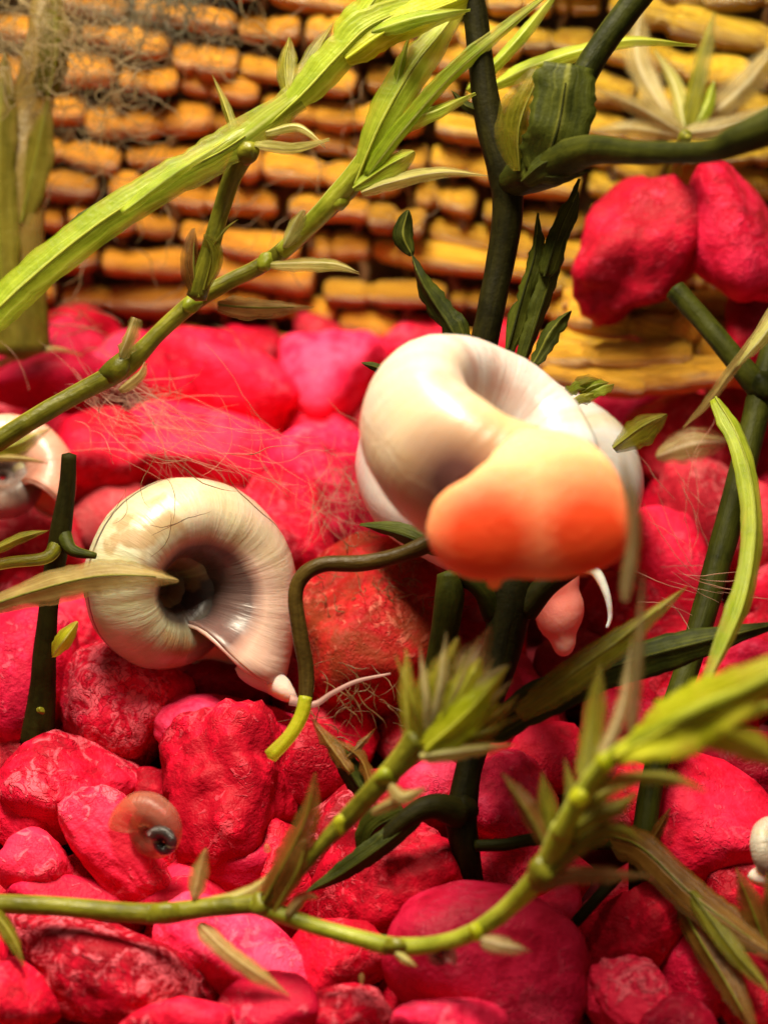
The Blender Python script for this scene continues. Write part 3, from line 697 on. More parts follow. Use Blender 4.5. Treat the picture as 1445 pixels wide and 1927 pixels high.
tube(E, 'branch', [(960, 340, 12.9, 66), (1040, 310, 12.5, 80), (1110, 282, 12.1, 58), (1200, 286, 11.6, 44), (1330, 284, 11.1, 44), (1390, 262, 10.9, 60), (1480, 225, 10.7, 76)], 'green_stem', label='thick blurred branch reaching out to the edge')
knot(E, 1010, 315, 12.75, 110, 80, 15, 'green_stem', seed=14)
leaf(E, [(975, 320, 12.6), (975, 230, 12.5), (1012, 125, 12.5)], 76, 'olive', 'oval', -35, .5, label='pale edged bract')
leaf(E, [(1020, 330, 12.45), (1050, 240, 12.3), (1070, 120, 12.3)], 118, 'dark', 'cut', 0, .15, wave=.2, label='squarish dark bract')
leaf(E, [(985, 340, 12.5), (1030, 305, 12.35), (1100, 285, 12.3)], 54, 'dark', 'lance', 20, .3)
leaf(E, [(1000, 330, 12.5), (1050, 330, 12.35), (1110, 320, 12.3)], 40, 'dark', 'lance', -20, .3)
leaf(E, [(925, 210, 12.9), (880, 200, 12.9), (850, 170, 13)], 22, 'dark', 'lance', 0, .3)
leaf(E, [(885, 690, 12.9), (850, 620, 12.9), (800, 540, 12.95), (775, 478, 13)], 46, 'dark', 'lance', 15, .6, .3, rag=.4, label='twisted dark green leaf')
leaf(E, [(775, 480, 13), (758, 440, 13), (768, 395, 13)], 40, 'dark', 'oval', 0, .4, name='withered_leaf_tip')
leaf(E, [(950, 680, 12.9), (985, 560, 12.9), (1008, 480, 12.9), (1012, 400, 12.9)], 40, 'dark', 'lance', 25, .5, .3, rag=.45)
leaf(E, [(980, 690, 12.9), (1030, 540, 12.85), (1065, 420, 12.85), (1090, 335, 12.8)], 40, 'dark', 'lance', -25, .5, .3, rag=.45)
leaf(E, [(1000, 690, 12.8), (1040, 620, 12.8), (1075, 585, 12.8)], 34, 'dark', 'lance', 20, .5, .3, rag=.4)
leaf(E, [(1025, 520, 12.8), (1055, 430, 12.75), (1088, 360, 12.7)], 40, 'dark', 'strap', 10, .4)
leaf(E, [(730, 700, 13), (705, 690, 13), (680, 682, 13)], 18, 'dark', 'lance', 0, .3, name='withered_leaf_tip')
tube(E, 'side_stem', [(845, 1080, 12.9, 46), (846, 1120, 12.9, 56), (836, 1190, 12.9, 52), (815, 1280, 12.95, 40)], 'green_stem')
tube(E, 'side_stem', [(860, 1080, 12.9, 30), (905, 1110, 12.9, 36), (930, 1160, 12.95, 44)], 'green_stem')
tube(E, 'side_stem', [(1080, 1065, 12.9, 40), (1030, 1100, 12.9, 44), (985, 1150, 12.95, 54)], 'dark_stem')
leaf(E, [(830, 1040, 12.6), (760, 1005, 12.7), (678, 986, 12.8)], 44, 'dark', 'lance', 25, .3)
knot(E, 868, 1530, 12.42, 78, 86, 0, 'dark_stem', seed=15)
tube(E, 'fork', [(866, 1532, 12.4, 62), (815, 1518, 12.3, 48), (765, 1540, 12.25, 36), (720, 1580, 12.25, 30)], 'dark_stem')
leaf(E, [(800, 1525, 12.3), (720, 1590, 12.2), (640, 1645, 12.2), (575, 1680, 12.2)], 46, 'dark', 'lance', 10, .3)
leaf(E, [(760, 1525, 12.3), (700, 1560, 12.3), (680, 1630, 12.35)], 60, 'dark', 'lance', 30, .3)
leaf(E, [(690, 1500, 12.4), (650, 1440, 12.45), (610, 1380, 12.5)], 46, 'dark', 'lance', 10, .4)
leaf(E, [(700, 1490, 12.35), (680, 1430, 12.4), (630, 1390, 12.45)], 24, 'brown', 'lance', 10, .4, rag=.5)
leaf(E, [(660, 1455, 12.3), (620, 1400, 12.4), (585, 1350, 12.5)], 30, 'brown', 'lance', 10, .4, rag=.6)
leaf(E, [(650, 1430, 12.4), (680, 1400, 12.45), (706, 1372, 12.5)], 18, 'brown', 'lance', 10, .4, rag=.5)

# tall dark green stem near the other edge
G = empty('dark_stem_plant', P(1205, 1610, 12.6), 'tall slanting dark green stem with brown leaves at its foot', 'plant')
tube(G, 'stem', [(1470, 600, 13.9, 40), (1438, 720, 13.8, 52), (1418, 800, 13.7, 50), (1385, 930, 13.5, 50), (1345, 1080, 13.3, 50), (1305, 1220, 13.1, 46), (1262, 1350, 12.9, 46), (1228, 1470, 12.7, 44), (1208, 1600, 12.55, 46), (1200, 1680, 12.7, 36)], 'green_stem')
tube(G, 'branch', [(1432, 735, 13.75, 50), (1370, 660, 13.8, 42), (1320, 600, 13.9, 40), (1270, 545, 14, 42)], 'green_stem')
knot(G, 1435, 725, 13.7, 60, 70, 0, 'green_stem', seed=21)
leaf(G, [(1470, 560, 13.5), (1420, 640, 13.5), (1375, 700, 13.6), (1330, 760, 13.7), (1285, 805, 13.8)], 22, 'tan', 'strap', 20, .3, name='tan_shoot')
leaf(G, [(1465, 590, 13.4), (1430, 640, 13.45), (1385, 690, 13.5)], 30, 'pale', 'lance', 0, .3)
leaf(G, [(1345, 750, 13.1), (1385, 820, 12.9), (1412, 910, 12.6), (1418, 1010, 12.3), (1398, 1130, 12.0), (1350, 1240, 11.7), (1315, 1310, 11.5)], 46, 'lime', 'strap', 30, .45, label='arching lime leaf')
leaf(G, [(1215, 1600, 12.5), (1240, 1560, 12.45), (1262, 1520, 12.4)], 24, 'brown', 'lance', 0, .3)
leaf(G, [(1150, 1575, 12.4), (1210, 1600, 12.2), (1300, 1685, 11.9), (1380, 1745, 11.7), (1480, 1815, 11.5)], 74, 'brown', 'strap', 15, .35, label='long brown fallen blade')
tube(G, 'runner', [(1205, 1600, 12.45, 36), (1290, 1680, 12.2, 40), (1380, 1745, 12.0, 36), (1480, 1800, 11.8, 36)], 'tendril')
leaf(G, [(1275, 1690, 12.1), (1325, 1780, 11.8), (1375, 1860, 11.6), (1425, 1950, 11.4)], 56, 'brown', 'strap', -15, .3, label='flat brown blade')
leaf(G, [(1300, 1680, 11.9), (1380, 1790, 11.6), (1460, 1880, 11.4)], 44, 'olive', 'lance', 10, .3)
tube(G, 'twig', [(1190, 1590, 12.45, 26), (1110, 1585, 12.4, 28), (1010, 1580, 12.3, 24), (950, 1590, 12.3, 24), (895, 1592, 12.35, 22)], 'green_stem')
tube(G, 'twig', [(1160, 1650, 12.3, 24), (1120, 1695, 12.2, 22), (1068, 1752, 12.2, 20)], 'dark_stem')
leaf(G, [(1445, 1790, 11.7), (1415, 1710, 11.7), (1385, 1635, 11.7)], 54, 'brown', 'lance', 10, .3, label='forked brown leaf lobe')
leaf(G, [(1460, 1760, 11.7), (1450, 1700, 11.7), (1442, 1640, 11.7)], 34, 'brown', 'lance', 10, .3, label='forked brown leaf lobe')

# horizontal stem in the foreground with its slim branch
H = empty('pondweed_stem', P(480, 1700, 11.6), 'horizontal green pondweed stem in front of the gravel, its far end bright and blurred', 'plant')
tube(H, 'stem', [(-60, 1700, 11.75, 42), (100, 1706, 11.7, 42), (280, 1720, 11.65, 44), (400, 1708, 11.6, 42), (480, 1702, 11.55, 42)], 'olive_stem')
tube(H, 'stem', [(478, 1700, 11.55, 46), (560, 1733, 11.45, 36), (650, 1760, 11.35, 36), (745, 1782, 11.25, 40), (830, 1775, 11.15, 36), (895, 1752, 11.05, 38), (960, 1705, 10.9, 42), (1020, 1640, 10.7, 50), (1060, 1560, 10.5, 54)], 'lime_stem')
tube(H, 'stem', [(1055, 1570, 10.5, 48), (1092, 1500, 10.35, 42), (1140, 1435, 10.2, 40), (1220, 1388, 10.0, 44), (1300, 1345, 9.8, 36), (1400, 1300, 9.6, 26), (1500, 1250, 9.4, 20)], 'lime_stem')
knot(H, 310, 1720, 11.6, 90, 52, -3, 'olive_stem', seed=31)
knot(H, 492, 1700, 11.5, 58, 52, 0, 'olive_stem', seed=32)
knot(H, 742, 1782, 11.2, 56, 44, -10, 'olive_stem', seed=33)
knot(H, 898, 1752, 11.0, 44, 44, 30, 'yellow', seed=34)
knot(H, 1018, 1640, 10.65, 80, 66, 50, 'olive_stem', seed=35)
knot(H, 1092, 1500, 10.3, 52, 48, 30, 'yellow', seed=36)
knot(H, 1142, 1432, 10.15, 46, 44, 30, 'yellow', seed=37)
leaf(H, [(1160, 1425, 10.05), (1260, 1370, 9.85), (1370, 1310, 9.65), (1520, 1225, 9.45)], 120, 'yellow', 'broad', 15, .2, .3, label='broad bright blurred blade')
leaf(H, [(1200, 1400, 10.0), (1300, 1370, 9.85), (1400, 1400, 9.75), (1500, 1445, 9.65)], 60, 'yellow', 'strap', 0, .3)
leaf(H, [(1270, 1350, 9.9), (1370, 1345, 9.8), (1480, 1320, 9.7)], 40, 'lime', 'lance', 20, .3)
leaf(H, [(1105, 1480, 10.3), (1180, 1465, 10.2), (1260, 1465, 10.15), (1330, 1490, 10.1)], 26, 'olive', 'strap', 15, .3)
leaf(H, [(1085, 1530, 10.4), (1140, 1490, 10.4), (1200, 1475, 10.4)], 30, 'olive', 'lance', 15, .3)
leaf(H, [(1100, 1470, 10.35), (1115, 1370, 10.5), (1130, 1250, 10.6)], 46, 'olive', 'strap', 10, .3)
leaf(H, [(1130, 1430, 10.3), (1170, 1330, 10.4), (1190, 1200, 10.5)], 30, 'glassy', 'strap', 10, .3)
leaf(H, [(1175, 1130, 10.0), (1192, 980, 9.9), (1168, 840, 9.8)], 30, 'glassy', 'strap', 0, .2, label='ghostly blurred strand beside the snail')
leaf(H, [(1185, 1380, 10.2), (1200, 1250, 10.1), (1210, 1080, 10.0)], 26, 'glassy', 'strap', 0, .2)
leaf(H, [(1040, 1600, 10.6), (1030, 1530, 10.65), (1020, 1455, 10.7)], 50, 'olive', 'lance', 10, .3)
leaf(H, [(1035, 1600, 10.6), (990, 1520, 10.7), (945, 1455, 10.8)], 44, 'brown', 'lance', 20, .3)
leaf(H, [(1060, 1580, 10.55), (1110, 1540, 10.5), (1165, 1520, 10.5), (1200, 1490, 10.5)], 44, 'olive', 'lance', 0, .3)
leaf(H, [(1030, 1640, 10.6), (1100, 1580, 10.55), (1160, 1560, 10.5), (1215, 1590, 10.5)], 48, 'olive', 'lance', 20, .3)
leaf(H, [(1000, 1670, 10.7), (1060, 1650, 10.65), (1140, 1645, 10.6), (1225, 1650, 10.6)], 36, 'tan', 'strap', 20, .3)
leaf(H, [(1070, 1570, 10.5), (1080, 1500, 10.6), (1062, 1430, 10.7)], 38, 'olive', 'lance', -20, .3)
leaf(H, [(905, 1770, 10.95), (950, 1780, 10.9), (1000, 1792, 10.9)], 40, 'glassy', 'lance', 10, .3)
leaf(H, [(745, 1795, 11.15), (765, 1808, 11.1), (785, 1820, 11.1)], 18, 'pale', 'lance', 0, .3)
leaf(H, [(365, 1695, 11.6), (372, 1655, 11.6), (388, 1598, 11.6)], 38, 'tan', 'oval', 10, .3)
leaf(H, [(360, 1700, 11.65), (430, 1692, 11.6), (490, 1665, 11.55), (520, 1630, 11.5)], 28, 'pale', 'lance', 25, .3)
leaf(H, [(500, 1695, 11.45), (540, 1620, 11.35), (578, 1540, 11.3), (594, 1455, 11.3)], 62, 'brown', 'lance', 15, .35, label='broad brown leaf at the fork')
leaf(H, [(515, 1715, 11.35), (555, 1640, 11.25), (575, 1580, 11.25)], 48, 'brown', 'oval', -25, .3)
leaf(H, [(375, 1740, 11.6), (420, 1785, 11.5), (480, 1830, 11.45), (545, 1875, 11.45)], 36, 'tan', 'strap', 10, .3, name='rootlet')
leaf(H, [(540, 1725, 11.4), (570, 1690, 11.45), (600, 1690, 11.5)], 26, 'tan', 'lance', 0, .3)
leaf(H, [(-20, 1705, 11.6), (20, 1760, 11.55), (45, 1818, 11.5)], 34, 'olive', 'lance', 20, .4)
tube(H, 'branch', [(498, 1700, 11.5, 40), (560, 1640, 11.4, 34), (610, 1585, 11.35, 34), (660, 1535, 11.3, 44), (710, 1480, 11.2, 46), (755, 1432, 11.15, 54), (790, 1390, 11.1, 70)], 'olive_stem', label='slim branch to the leaf whorl')
knot(H, 642, 1550, 11.3, 46, 40, 45, 'yellow', seed=41)
knot(H, 730, 1462, 11.15, 60, 54, 45, 'lime_stem', seed=42)
for (pts, wd, mt, pf, rl) in [
  ([(775, 1420, 11.1), (765, 1330, 11.1), (765, 1222, 11.2)], 36, 'olive', 'strap', 25),
  ([(790, 1410, 11.05), (820, 1310, 11.0), (862, 1200, 11.05)], 84, 'olive', 'broad', 0),
  ([(800, 1410, 11.0), (860, 1320, 10.9), (905, 1240, 10.95)], 80, 'yellow', 'broad', 15),
  ([(800, 1410, 10.95), (880, 1340, 10.85), (955, 1255, 10.9)], 62, 'yellow', 'lance', -10),
  ([(805, 1415, 10.95), (880, 1360, 10.9), (940, 1325, 10.95)], 54, 'yellow', 'lance', 20),
  ([(790, 1425, 10.95), (880, 1412, 10.9), (970, 1402, 10.95)], 34, 'pale', 'lance', 10),
  ([(800, 1425, 11.0), (900, 1380, 11.0), (975, 1310, 11.05)], 54, 'olive', 'lance', 20),
  ([(735, 1478, 11.05), (760, 1500, 11.0), (800, 1482, 11.0)], 30, 'tan', 'lance', 20),
  ([(700, 1530, 11.15), (760, 1500, 11.05), (805, 1488, 11.05)], 28, 'tan', 'lance', 10)]:
    leaf(H, pts, wd, mt, pf, rl, .35, .15)
for (qx, qy, wq, mt) in [(745, 1235, 16, 'olive'), (790, 1215, 20, 'glassy'), (840, 1190, 26, 'glassy'), (880, 1225, 22, 'olive'), (930, 1240, 16, 'pale'), (965, 1280, 20, 'glassy'), (985, 1345, 16, 'olive'), (950, 1300, 16, 'yellow'), (900, 1200, 14, 'tan')]:
    leaf(H, [(800, 1405, 11.0), ((800 + qx) / 2 + 6, (1405 + qy) / 2 + 8, 10.9), (qx, qy, 11.0)], wq, mt, 'strap', 15, .3, .3, rag=.35, name='leaflet')
leaf(H, [(840, 1330, 11.1), (885, 1250, 11.2), (925, 1180, 11.3)], 70, 'glassy', 'broad', 10, .3, rag=.3)
leaf(H, [(890, 1300, 10.9), (930, 1270, 10.9), (962, 1250, 10.9)], 30, 'glassy', 'lance', 10, .3, rag=.4)

# cut dark stalk
J = empty('cut_stalk', P(75, 1370, 13.5), 'cut dark brown stalk with side shoots standing beside the cream snail', 'plant')
tube(J, 'stem', [(130, 856, 13.0, 28), (126, 920, 13.05, 32), (114, 1000, 13.1, 40), (104, 1060, 13.15, 40), (92, 1140, 13.2, 36), (84, 1230, 13.3, 44), (80, 1300, 13.4, 50), (70, 1400, 13.5, 66)], 'dark_stem')
tube(J, 'side_shoot', [(118, 1000, 13.1, 30), (135, 1035, 13.0, 24), (180, 1046, 12.95, 12)], 'dark')
tube(J, 'side_shoot', [(108, 1025, 13.1, 30), (85, 1050, 13.0, 24), (20, 1058, 12.95, 22), (-30, 1068, 12.9, 20)], 'olive')
leaf(J, [(-60, 1155, 12.5), (60, 1115, 12.45), (180, 1086, 12.4), (270, 1085, 12.4), (336, 1093, 12.4)], 66, 'tan', 'broad', 10, .3, label='long pale olive leaf crossing the snail')
leaf(J, [(-20, 1040, 12.9), (40, 1012, 12.9), (92, 998, 12.95)], 22, 'olive', 'lance', 10, .3)
leaf(J, [(100, 1235, 13.2), (118, 1208, 13.1), (146, 1170, 13.1)], 34, 'yellow', 'oval', 0, .4, name='bud')
knot(J, 76, 1338, 13.25, 20, 18, 0, 'olive_stem', seed=51)
At = empty('fallen_leaf', P(0, 690, 15.6), 'thin arched tan leaf over the wine red pebble by the screen', 'leaf')
leaf(At, [(-30, 695, 15.6), (40, 668, 15.6), (100, 655, 15.6), (155, 668, 15.7)], 16, 'tan', 'lance', 30, .3, name='blade')
At = empty('fallen_leaf', P(30, 840, 14.6), 'pale green leaf resting on the pink snail under the thin stem', 'leaf')
leaf(At, [(-30, 850, 14.4), (30, 838, 14.4), (95, 806, 14.5)], 46, 'olive', 'lance', 20, .3, name='blade')
leaf(At, [(-20, 862, 14.4), (35, 862, 14.35), (92, 872, 14.4)], 16, 'tan', 'lance', 20, .3, name='blade')

# tendril
K = empty('tendril', P(800, 1030, 12.5), 'curled brown tendril with bright yellow tip hanging before the algae stone', 'tendril')
tube(K, 'stalk', [(840, 1005, 12.5, 36), (790, 1030, 12.5, 34), (740, 1048, 12.5, 30), (680, 1060, 12.5, 32), (610, 1062, 12.5, 30), (572, 1082, 12.5, 30), (556, 1120, 12.5, 28), (564, 1190, 12.5, 30), (576, 1260, 12.5, 30), (575, 1320, 12.45, 28)], 'tendril')
tube(K, 'tip', [(575, 1312, 12.45, 27), (568, 1345, 12.42, 27), (545, 1385, 12.38, 26), (508, 1424, 12.35, 28)], 'yellow', label='bright yellow cut end')

# long olive blades under the white snail
L = empty('floating_blade', P(930, 1370, 12.2), 'long dark olive blade lying slantwise under the white snail', 'leaf')
leaf(L, [(900, 1385, 12.0), (1010, 1320, 12.1), (1160, 1255, 12.25), (1300, 1215, 12.35), (1480, 1170, 12.4)], 70, 'dark', 'strap', 10, .3, name='blade')
L2 = empty('floating_blade', P(1000, 1330, 11.9), 'olive blade with bright midrib pointing up past the white snail', 'leaf')
leaf(L2, [(975, 1345, 11.8), (1070, 1275, 11.85), (1180, 1195, 11.9), (1292, 1105, 12.0)], 66, 'olive', 'lance', 10, .3, name='blade')
L3 = empty('leaf_scrap', P(1110, 740, 13.2), 'crumpled bright green scrap on top of the white shell', 'leaf')
for k, (a, b) in enumerate([(1085, 735), (1100, 722), (1118, 728), (1105, 748), (1128, 735), (1092, 752)]):
    leaf(L3, [(a - 26, b + 12, 13.1), (a, b - 3, 13.05), (a + 26, b - 8, 13.1)], 26, 'olive' if k % 2 else 'lime', 'oval', -40 + k * 23, .5, .3, name='blade', rag=.6)
L4 = empty('leaf_scrap', P(1170, 840, 13.2), 'folded olive leaf stub stuck across the white shell', 'leaf')
leaf(L4, [(1155, 845, 12.9), (1205, 808, 12.85), (1255, 780, 12.8)], 60, 'olive', 'broad', 20, .35, name='blade')
L5 = empty('leaf_scrap', P(1270, 860, 14.6), 'see through old leaf lying on the greyish rose pebble', 'leaf')
leaf(L5, [(1235, 860, 14.6), (1300, 835, 14.5), (1370, 830, 14.5)], 70, 'glassy', 'oval', 10, .3, name='blade')

# pale plant against the golden end of the screen
Mp = empty('pale_plant', P(1290, 250, 15.60), 'pale yellow green leaf fan in front of the golden screen end', 'plant')
for (pts, wd, mt, pf, rl) in [
  ([(1290, 250, 15.60), (1310, 150, 15.60), (1345, 20, 15.70)], 40, 'olive', 'strap', 20),
  ([(1290, 250, 15.60), (1270, 160, 15.70), (1230, 90, 15.80)], 34, 'pale', 'lance', 10),
  ([(1285, 250, 15.55), (1210, 205, 15.50), (1120, 165, 15.50)], 44, 'glassy', 'lance', 10),
  ([(1300, 250, 15.60), (1330, 195, 15.60), (1345, 150, 15.60)], 34, 'lime', 'lance', 0),
  ([(1295, 250, 15.70), (1400, 160, 15.80), (1480, 60, 15.90)], 70, 'glassy', 'broad', 0),
  ([(1290, 250, 15.50), (1400, 230, 15.40), (1480, 190, 15.40)], 50, 'glassy', 'lance', 0),
  ([(1280, 255, 15.60), (1190, 240, 15.60), (1110, 245, 15.70)], 40, 'glassy', 'lance', 0),
  ([(1270, 240, 15.80), (1200, 110, 16.00), (1215, -30, 16.00)], 56, 'glassy', 'broad', 10)]:
    leaf(Mp, pts, wd, mt, pf, rl, .35, .15)
tube(Mp, 'stem', [(1290, 255, 14.6, 30), (1275, 300, 15.3, 28), (1262, 350, 16.2, 26)], 'olive_stem')
Mq = empty('floating_blade', P(1000, 200, 13.6), 'long arched lime blade between thick dark stem and pale leaf fan', 'leaf')
leaf(Mq, [(930, 160, 13.7), (990, 130, 13.6), (1090, 95, 13.5), (1190, 76, 13.5), (1310, 85, 13.6)], 38, 'lime', 'lance', 20, .35, name='blade')
leaf(Mq, [(880, 170, 13.5), (960, 90, 13.4), (1060, -30, 13.4)], 26, 'lime', 'strap', 20, .35, name='blade')

# ------------------------------------------------------------------ snails
def local_frame(px, py, d, rx, ry, rz):
    R = Matrix((RGT, UPV, -FWD)).transposed()        # local x right, y up, z to the viewer
    return Matrix.Translation(P(px, py, d)) @ R.to_4x4() @ Euler((math.radians(rx), math.radians(ry), math.radians(rz)), 'XYZ').to_matrix().to_4x4()
def shell_mesh(R, turns=3.1, W=2.0, k=.52, bz=1.3, end=-90, cw=True, flare=.14, skew=0, sink=.6):
    """Flat coiled shell: an opening tube wound in the xy plane; R is its outer radius."""
    n, s = int(turns * 44), 26; V = []; F = []; UV = []
    r_end = R / (1 + k)
    for i in range(n):
        t = i / (n - 1) * turns; back = turns - t
        r = r_end * W ** (-back)
        ang = math.radians(end) + (2 * math.pi * back if cw else -2 * math.pi * back)
        fl = 1 + flare * max(0, 1 - back / .10) ** 2
        a = k * r * fl; b = bz * k * r * fl * (1 - .0 * back)
        sk = math.radians(skew) * max(0, 1 - back / .22) ** 1.5
        for j in range(s):
            q = 2 * math.pi * j / s
            a2 = ang + (sk if cw else -sk) * math.cos(q); cx, cy = math.cos(a2), math.sin(a2)
            e = 1 + .035 * noise.noise(Vector((t * 9, math.cos(q), math.sin(q)))) + .012 * math.sin(t * 60)
            rad = r + a * math.cos(q) * e; z = b * math.sin(q) * e - sink * (r_end - r)
            V.append((cx * rad, cy * rad, z)); UV.append((t / turns, j / s))
    for i in range(n - 1):
        for j in range(s):
            f = (i * s + j, i * s + (j + 1) % s, (i + 1) * s + (j + 1) % s, (i + 1) * s + j)
            F.append(f if not cw else f[::-1])
    F.append(tuple(range(s)))
    me = mesh('shell', V, F); uvset(me, UV); return me
def put(o, mw, parent):
    o.parent = parent; o.matrix_parent_inverse = Matrix.Identity(4)
    o.matrix_basis = Matrix.Translation(-Vector(parent.location)) @ mw
    return o
def add_shell(parent, mw, mat, thick=.03, **kw):
    o = bpy.data.objects.new('shell', shell_mesh(**kw)); col.objects.link(o); o.data.materials.append(M[mat])
    md = o.modifiers.new('wall', 'SOLIDIFY'); md.thickness = thick; md.offset = -1
    put(o, mw, parent)
    if thick > .02:
        sN = 26; ring = [v.co.copy() for v in o.data.vertices[-sN:]]; cen = sum(ring, Vector()) / sN
        V = []; F = []; kk = 8
        for i in range(sN):
            T = (ring[(i + 1) % sN] - ring[i - 1]).normalized(); out = (ring[i] - cen).normalized(); up = T.cross(out).normalized()
            for k in range(kk):
                a = 2 * math.pi * k / kk; q = .019 * (1 + .25 * noise.noise(Vector((i * .6, 1, 2))))
                V.append(ring[i] - out * .012 + out * math.cos(a) * q + up * math.sin(a) * q)
        for i in range(sN):
            for k in range(kk):
                F.append((i * kk + k, i * kk + (k + 1) % kk, ((i + 1) % sN) * kk + (k + 1) % kk, ((i + 1) % sN) * kk + k))
        me = mesh('lip', V, F); uvset(me, [(.97, .2)] * len(V)); me.materials.append(M[mat])
        lp = bpy.data.objects.new('lip', me); col.objects.link(lp); lp.parent = o
    return o
def blob(parent, name, mw, balls, mat, voxel=.03, smooth=8, label=None):
    """One continuous surface over ellipsoids (x, y, z, rx, ry, rz, rotation about z)."""
    V = []; F = []; D, Ff = ICO[3]
    for (x, y, z, a, b, c, rz) in balls:
        base = len(V); cs, sn = math.cos(math.radians(rz)), math.sin(math.radians(rz))
        for q in D:
            u, v_ = q[0] * a, q[1] * b
            V.append((x + u * cs - v_ * sn, y + u * sn + v_ * cs, z + q[2] * c))
        F += [tuple(i + base for i in f) for f in Ff]
    o = bpy.data.objects.new(name, mesh(name, V, F)); col.objects.link(o); o.data.materials.append(M[mat])
    rm = o.modifiers.new('skin', 'REMESH'); rm.mode = 'VOXEL'; rm.voxel_size = voxel; rm.use_smooth_shade = True
    sm = o.modifiers.new('soften', 'SMOOTH'); sm.iterations = smooth; sm.factor = .5
    put(o, mw, parent)
    if label: o['label'] = label
    return o
def feeler(parent, pts, mat='pale_flesh', name='tentacle'):
    n = 24; S = cr(pts, n); s = 8; V = []; F = []
    C = [P(a, b, c) for a, b, c, _ in S]
    for i in range(n):
        T = (C[min(i + 1, n - 1)] - C[max(i - 1, 0)]).normalized(); view = (CAM - C[i]).normalized()
        x = T.cross(view).normalized(); y_ = x.cross(T); r = float(S[i][3] / 2 * S[i][2] / FOC)
        for k in range(s):
            a = 2 * math.pi * k / s; V.append(C[i] + x * math.cos(a) * r + y_ * math.sin(a) * r)
    for i in range(n - 1):
        for k in range(s): F.append((i * s + k, i * s + (k + 1) % s, (i + 1) * s + (k + 1) % s, (i + 1) * s + k))
    F.append(tuple(range(s))[::-1]); F.append(tuple((n - 1) * s + k for k in range(s)))
    return link(name, mesh(name, V, F), M[mat], parent)

# cream ramshorn
S1 = empty('ramshorn_snail', P(370, 1290, 13.7), 'cream ramshorn snail with dark hollow centre resting on the gravel', 'snail', 'ramshorn snails')
d1 = 13.4; m1 = local_frame(352, 1108, d1 + .05, 4, 38, 0)
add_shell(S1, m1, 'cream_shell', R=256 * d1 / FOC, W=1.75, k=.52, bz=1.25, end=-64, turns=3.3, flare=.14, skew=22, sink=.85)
blob(S1, 'foot', local_frame(515, 1290, 13.5, 0, 0, 0), [(-.08, .05, -.06, .24, .10, .16, -22), (.03, -.02, -.02, .18, .08, .12, -34)], 'pale_flesh', .03)
feeler(S1, [(545, 1318, 13.4, 20), (590, 1326, 13.4, 13), (625, 1305, 13.4, 10), (672, 1282, 13.4, 8), (735, 1268, 13.4, 4)], 'feeler')

# blurred pearl snail
S2 = empty('ramshorn_snail', P(1000, 1080, 10.9), 'blurred pearly snail with orange foot turned to the viewer on dark stem', 'snail', 'ramshorn snails')
d2 = 10.9; m2 = local_frame(938, 822, d2 + .62, -58, 0, -30)
sh2 = add_shell(S2, m2, 'pearl_shell', R=284 * (d2 + .62) / FOC, W=1.5, k=.48, bz=1.45, end=-72, cw=False, turns=3.6, flare=.02, sink=.75)
r2 = 284 * (d2 + .62) / FOC / 1.48; e2 = math.radians(-72)
blob(S2, 'body', m2, [(r2 * math.cos(e2), r2 * math.sin(e2), 0, r2 * .42, r2 * .42, r2 * .55, 0)], 'peach_flesh', .04, 4)
s2 = d2 / FOC
mf = local_frame(1000, 992, d2 - .45, 0, 0, 0)
blob(S2, 'foot', mf, [(0, 4 * s2, 0, 192 * s2, 102 * s2, .15, -5), (-78 * s2, -6 * s2, 0, 116 * s2, 96 * s2, .15, 0), (30 * s2, 40 * s2, -.05, 160 * s2, 96 * s2, .17, -10), (46 * s2, 82 * s2, -.13, 132 * s2, 84 * s2, .20, -14), (50 * s2, 110 * s2, -.26, 120 * s2, 70 * s2, .22, -16)], 'orange_flesh', .022, 34, label='wide orange sole of the foot merging into a peach collar')
# purple shade between whorl and foot, painted into the shell colour
bpy.context.view_layer.update()
best = None; mw2 = sh2.matrix_world
for vtx in sh2.data.vertices:
    wv = mw2 @ vtx.co; rel = wv - CAM; dd_ = rel.dot(FWD)
    ex = 722.5 + FOC * rel.dot(RGT) / dd_ - 838; ey = 963.5 - FOC * rel.dot(UPV) / dd_ - 900
    q = ex * ex + ey * ey
    if q < 900 and (best is None or dd_ < best[0]): best = (dd_, vtx.co.copy())
if best:
    tr_ = M['pearl_shell'].node_tree; pb = [x for x in tr_.nodes if x.type == 'BSDF_PRINCIPLED'][0]
    old = pb.inputs['Base Color'].links[0].from_socket
    tcn = tr_.nodes.new('ShaderNodeTexCoord'); vd = tr_.nodes.new('ShaderNodeVectorMath'); vd.operation = 'DISTANCE'; vd.inputs[1].default_value = best[1]
    rp_ = tr_.nodes.new('ShaderNodeValToRGB'); rp_.color_ramp.elements[0].position = 0.12; rp_.color_ramp.elements[0].color = (.93, .93, .93, 1)
    rp_.color_ramp.elements[1].position = 0.50; rp_.color_ramp.elements[1].color = (0, 0, 0, 1)
    mxn = tr_.nodes.new('ShaderNodeMix'); mxn.data_type = 'RGBA'; mxn.inputs[7].default_value = (0.075, 0.022, 0.030, 1)
    tr_.links.new(tcn.outputs['Object'], vd.inputs[0]); tr_.links.new(vd.outputs['Value'], rp_.inputs[0]); tr_.links.new(rp_.outputs[0], mxn.inputs[0])
    tr_.links.new(old, mxn.inputs[6]); tr_.links.new(mxn.outputs[2], pb.inputs['Base Color'])
blob(S2, 'foot_tip', local_frame(930, 1085, d2 - .2, 0, 0, 0), [(0, 0, 0, 16 * s2, 26 * s2, .05, 0)], 'peach_flesh', .015, 3)

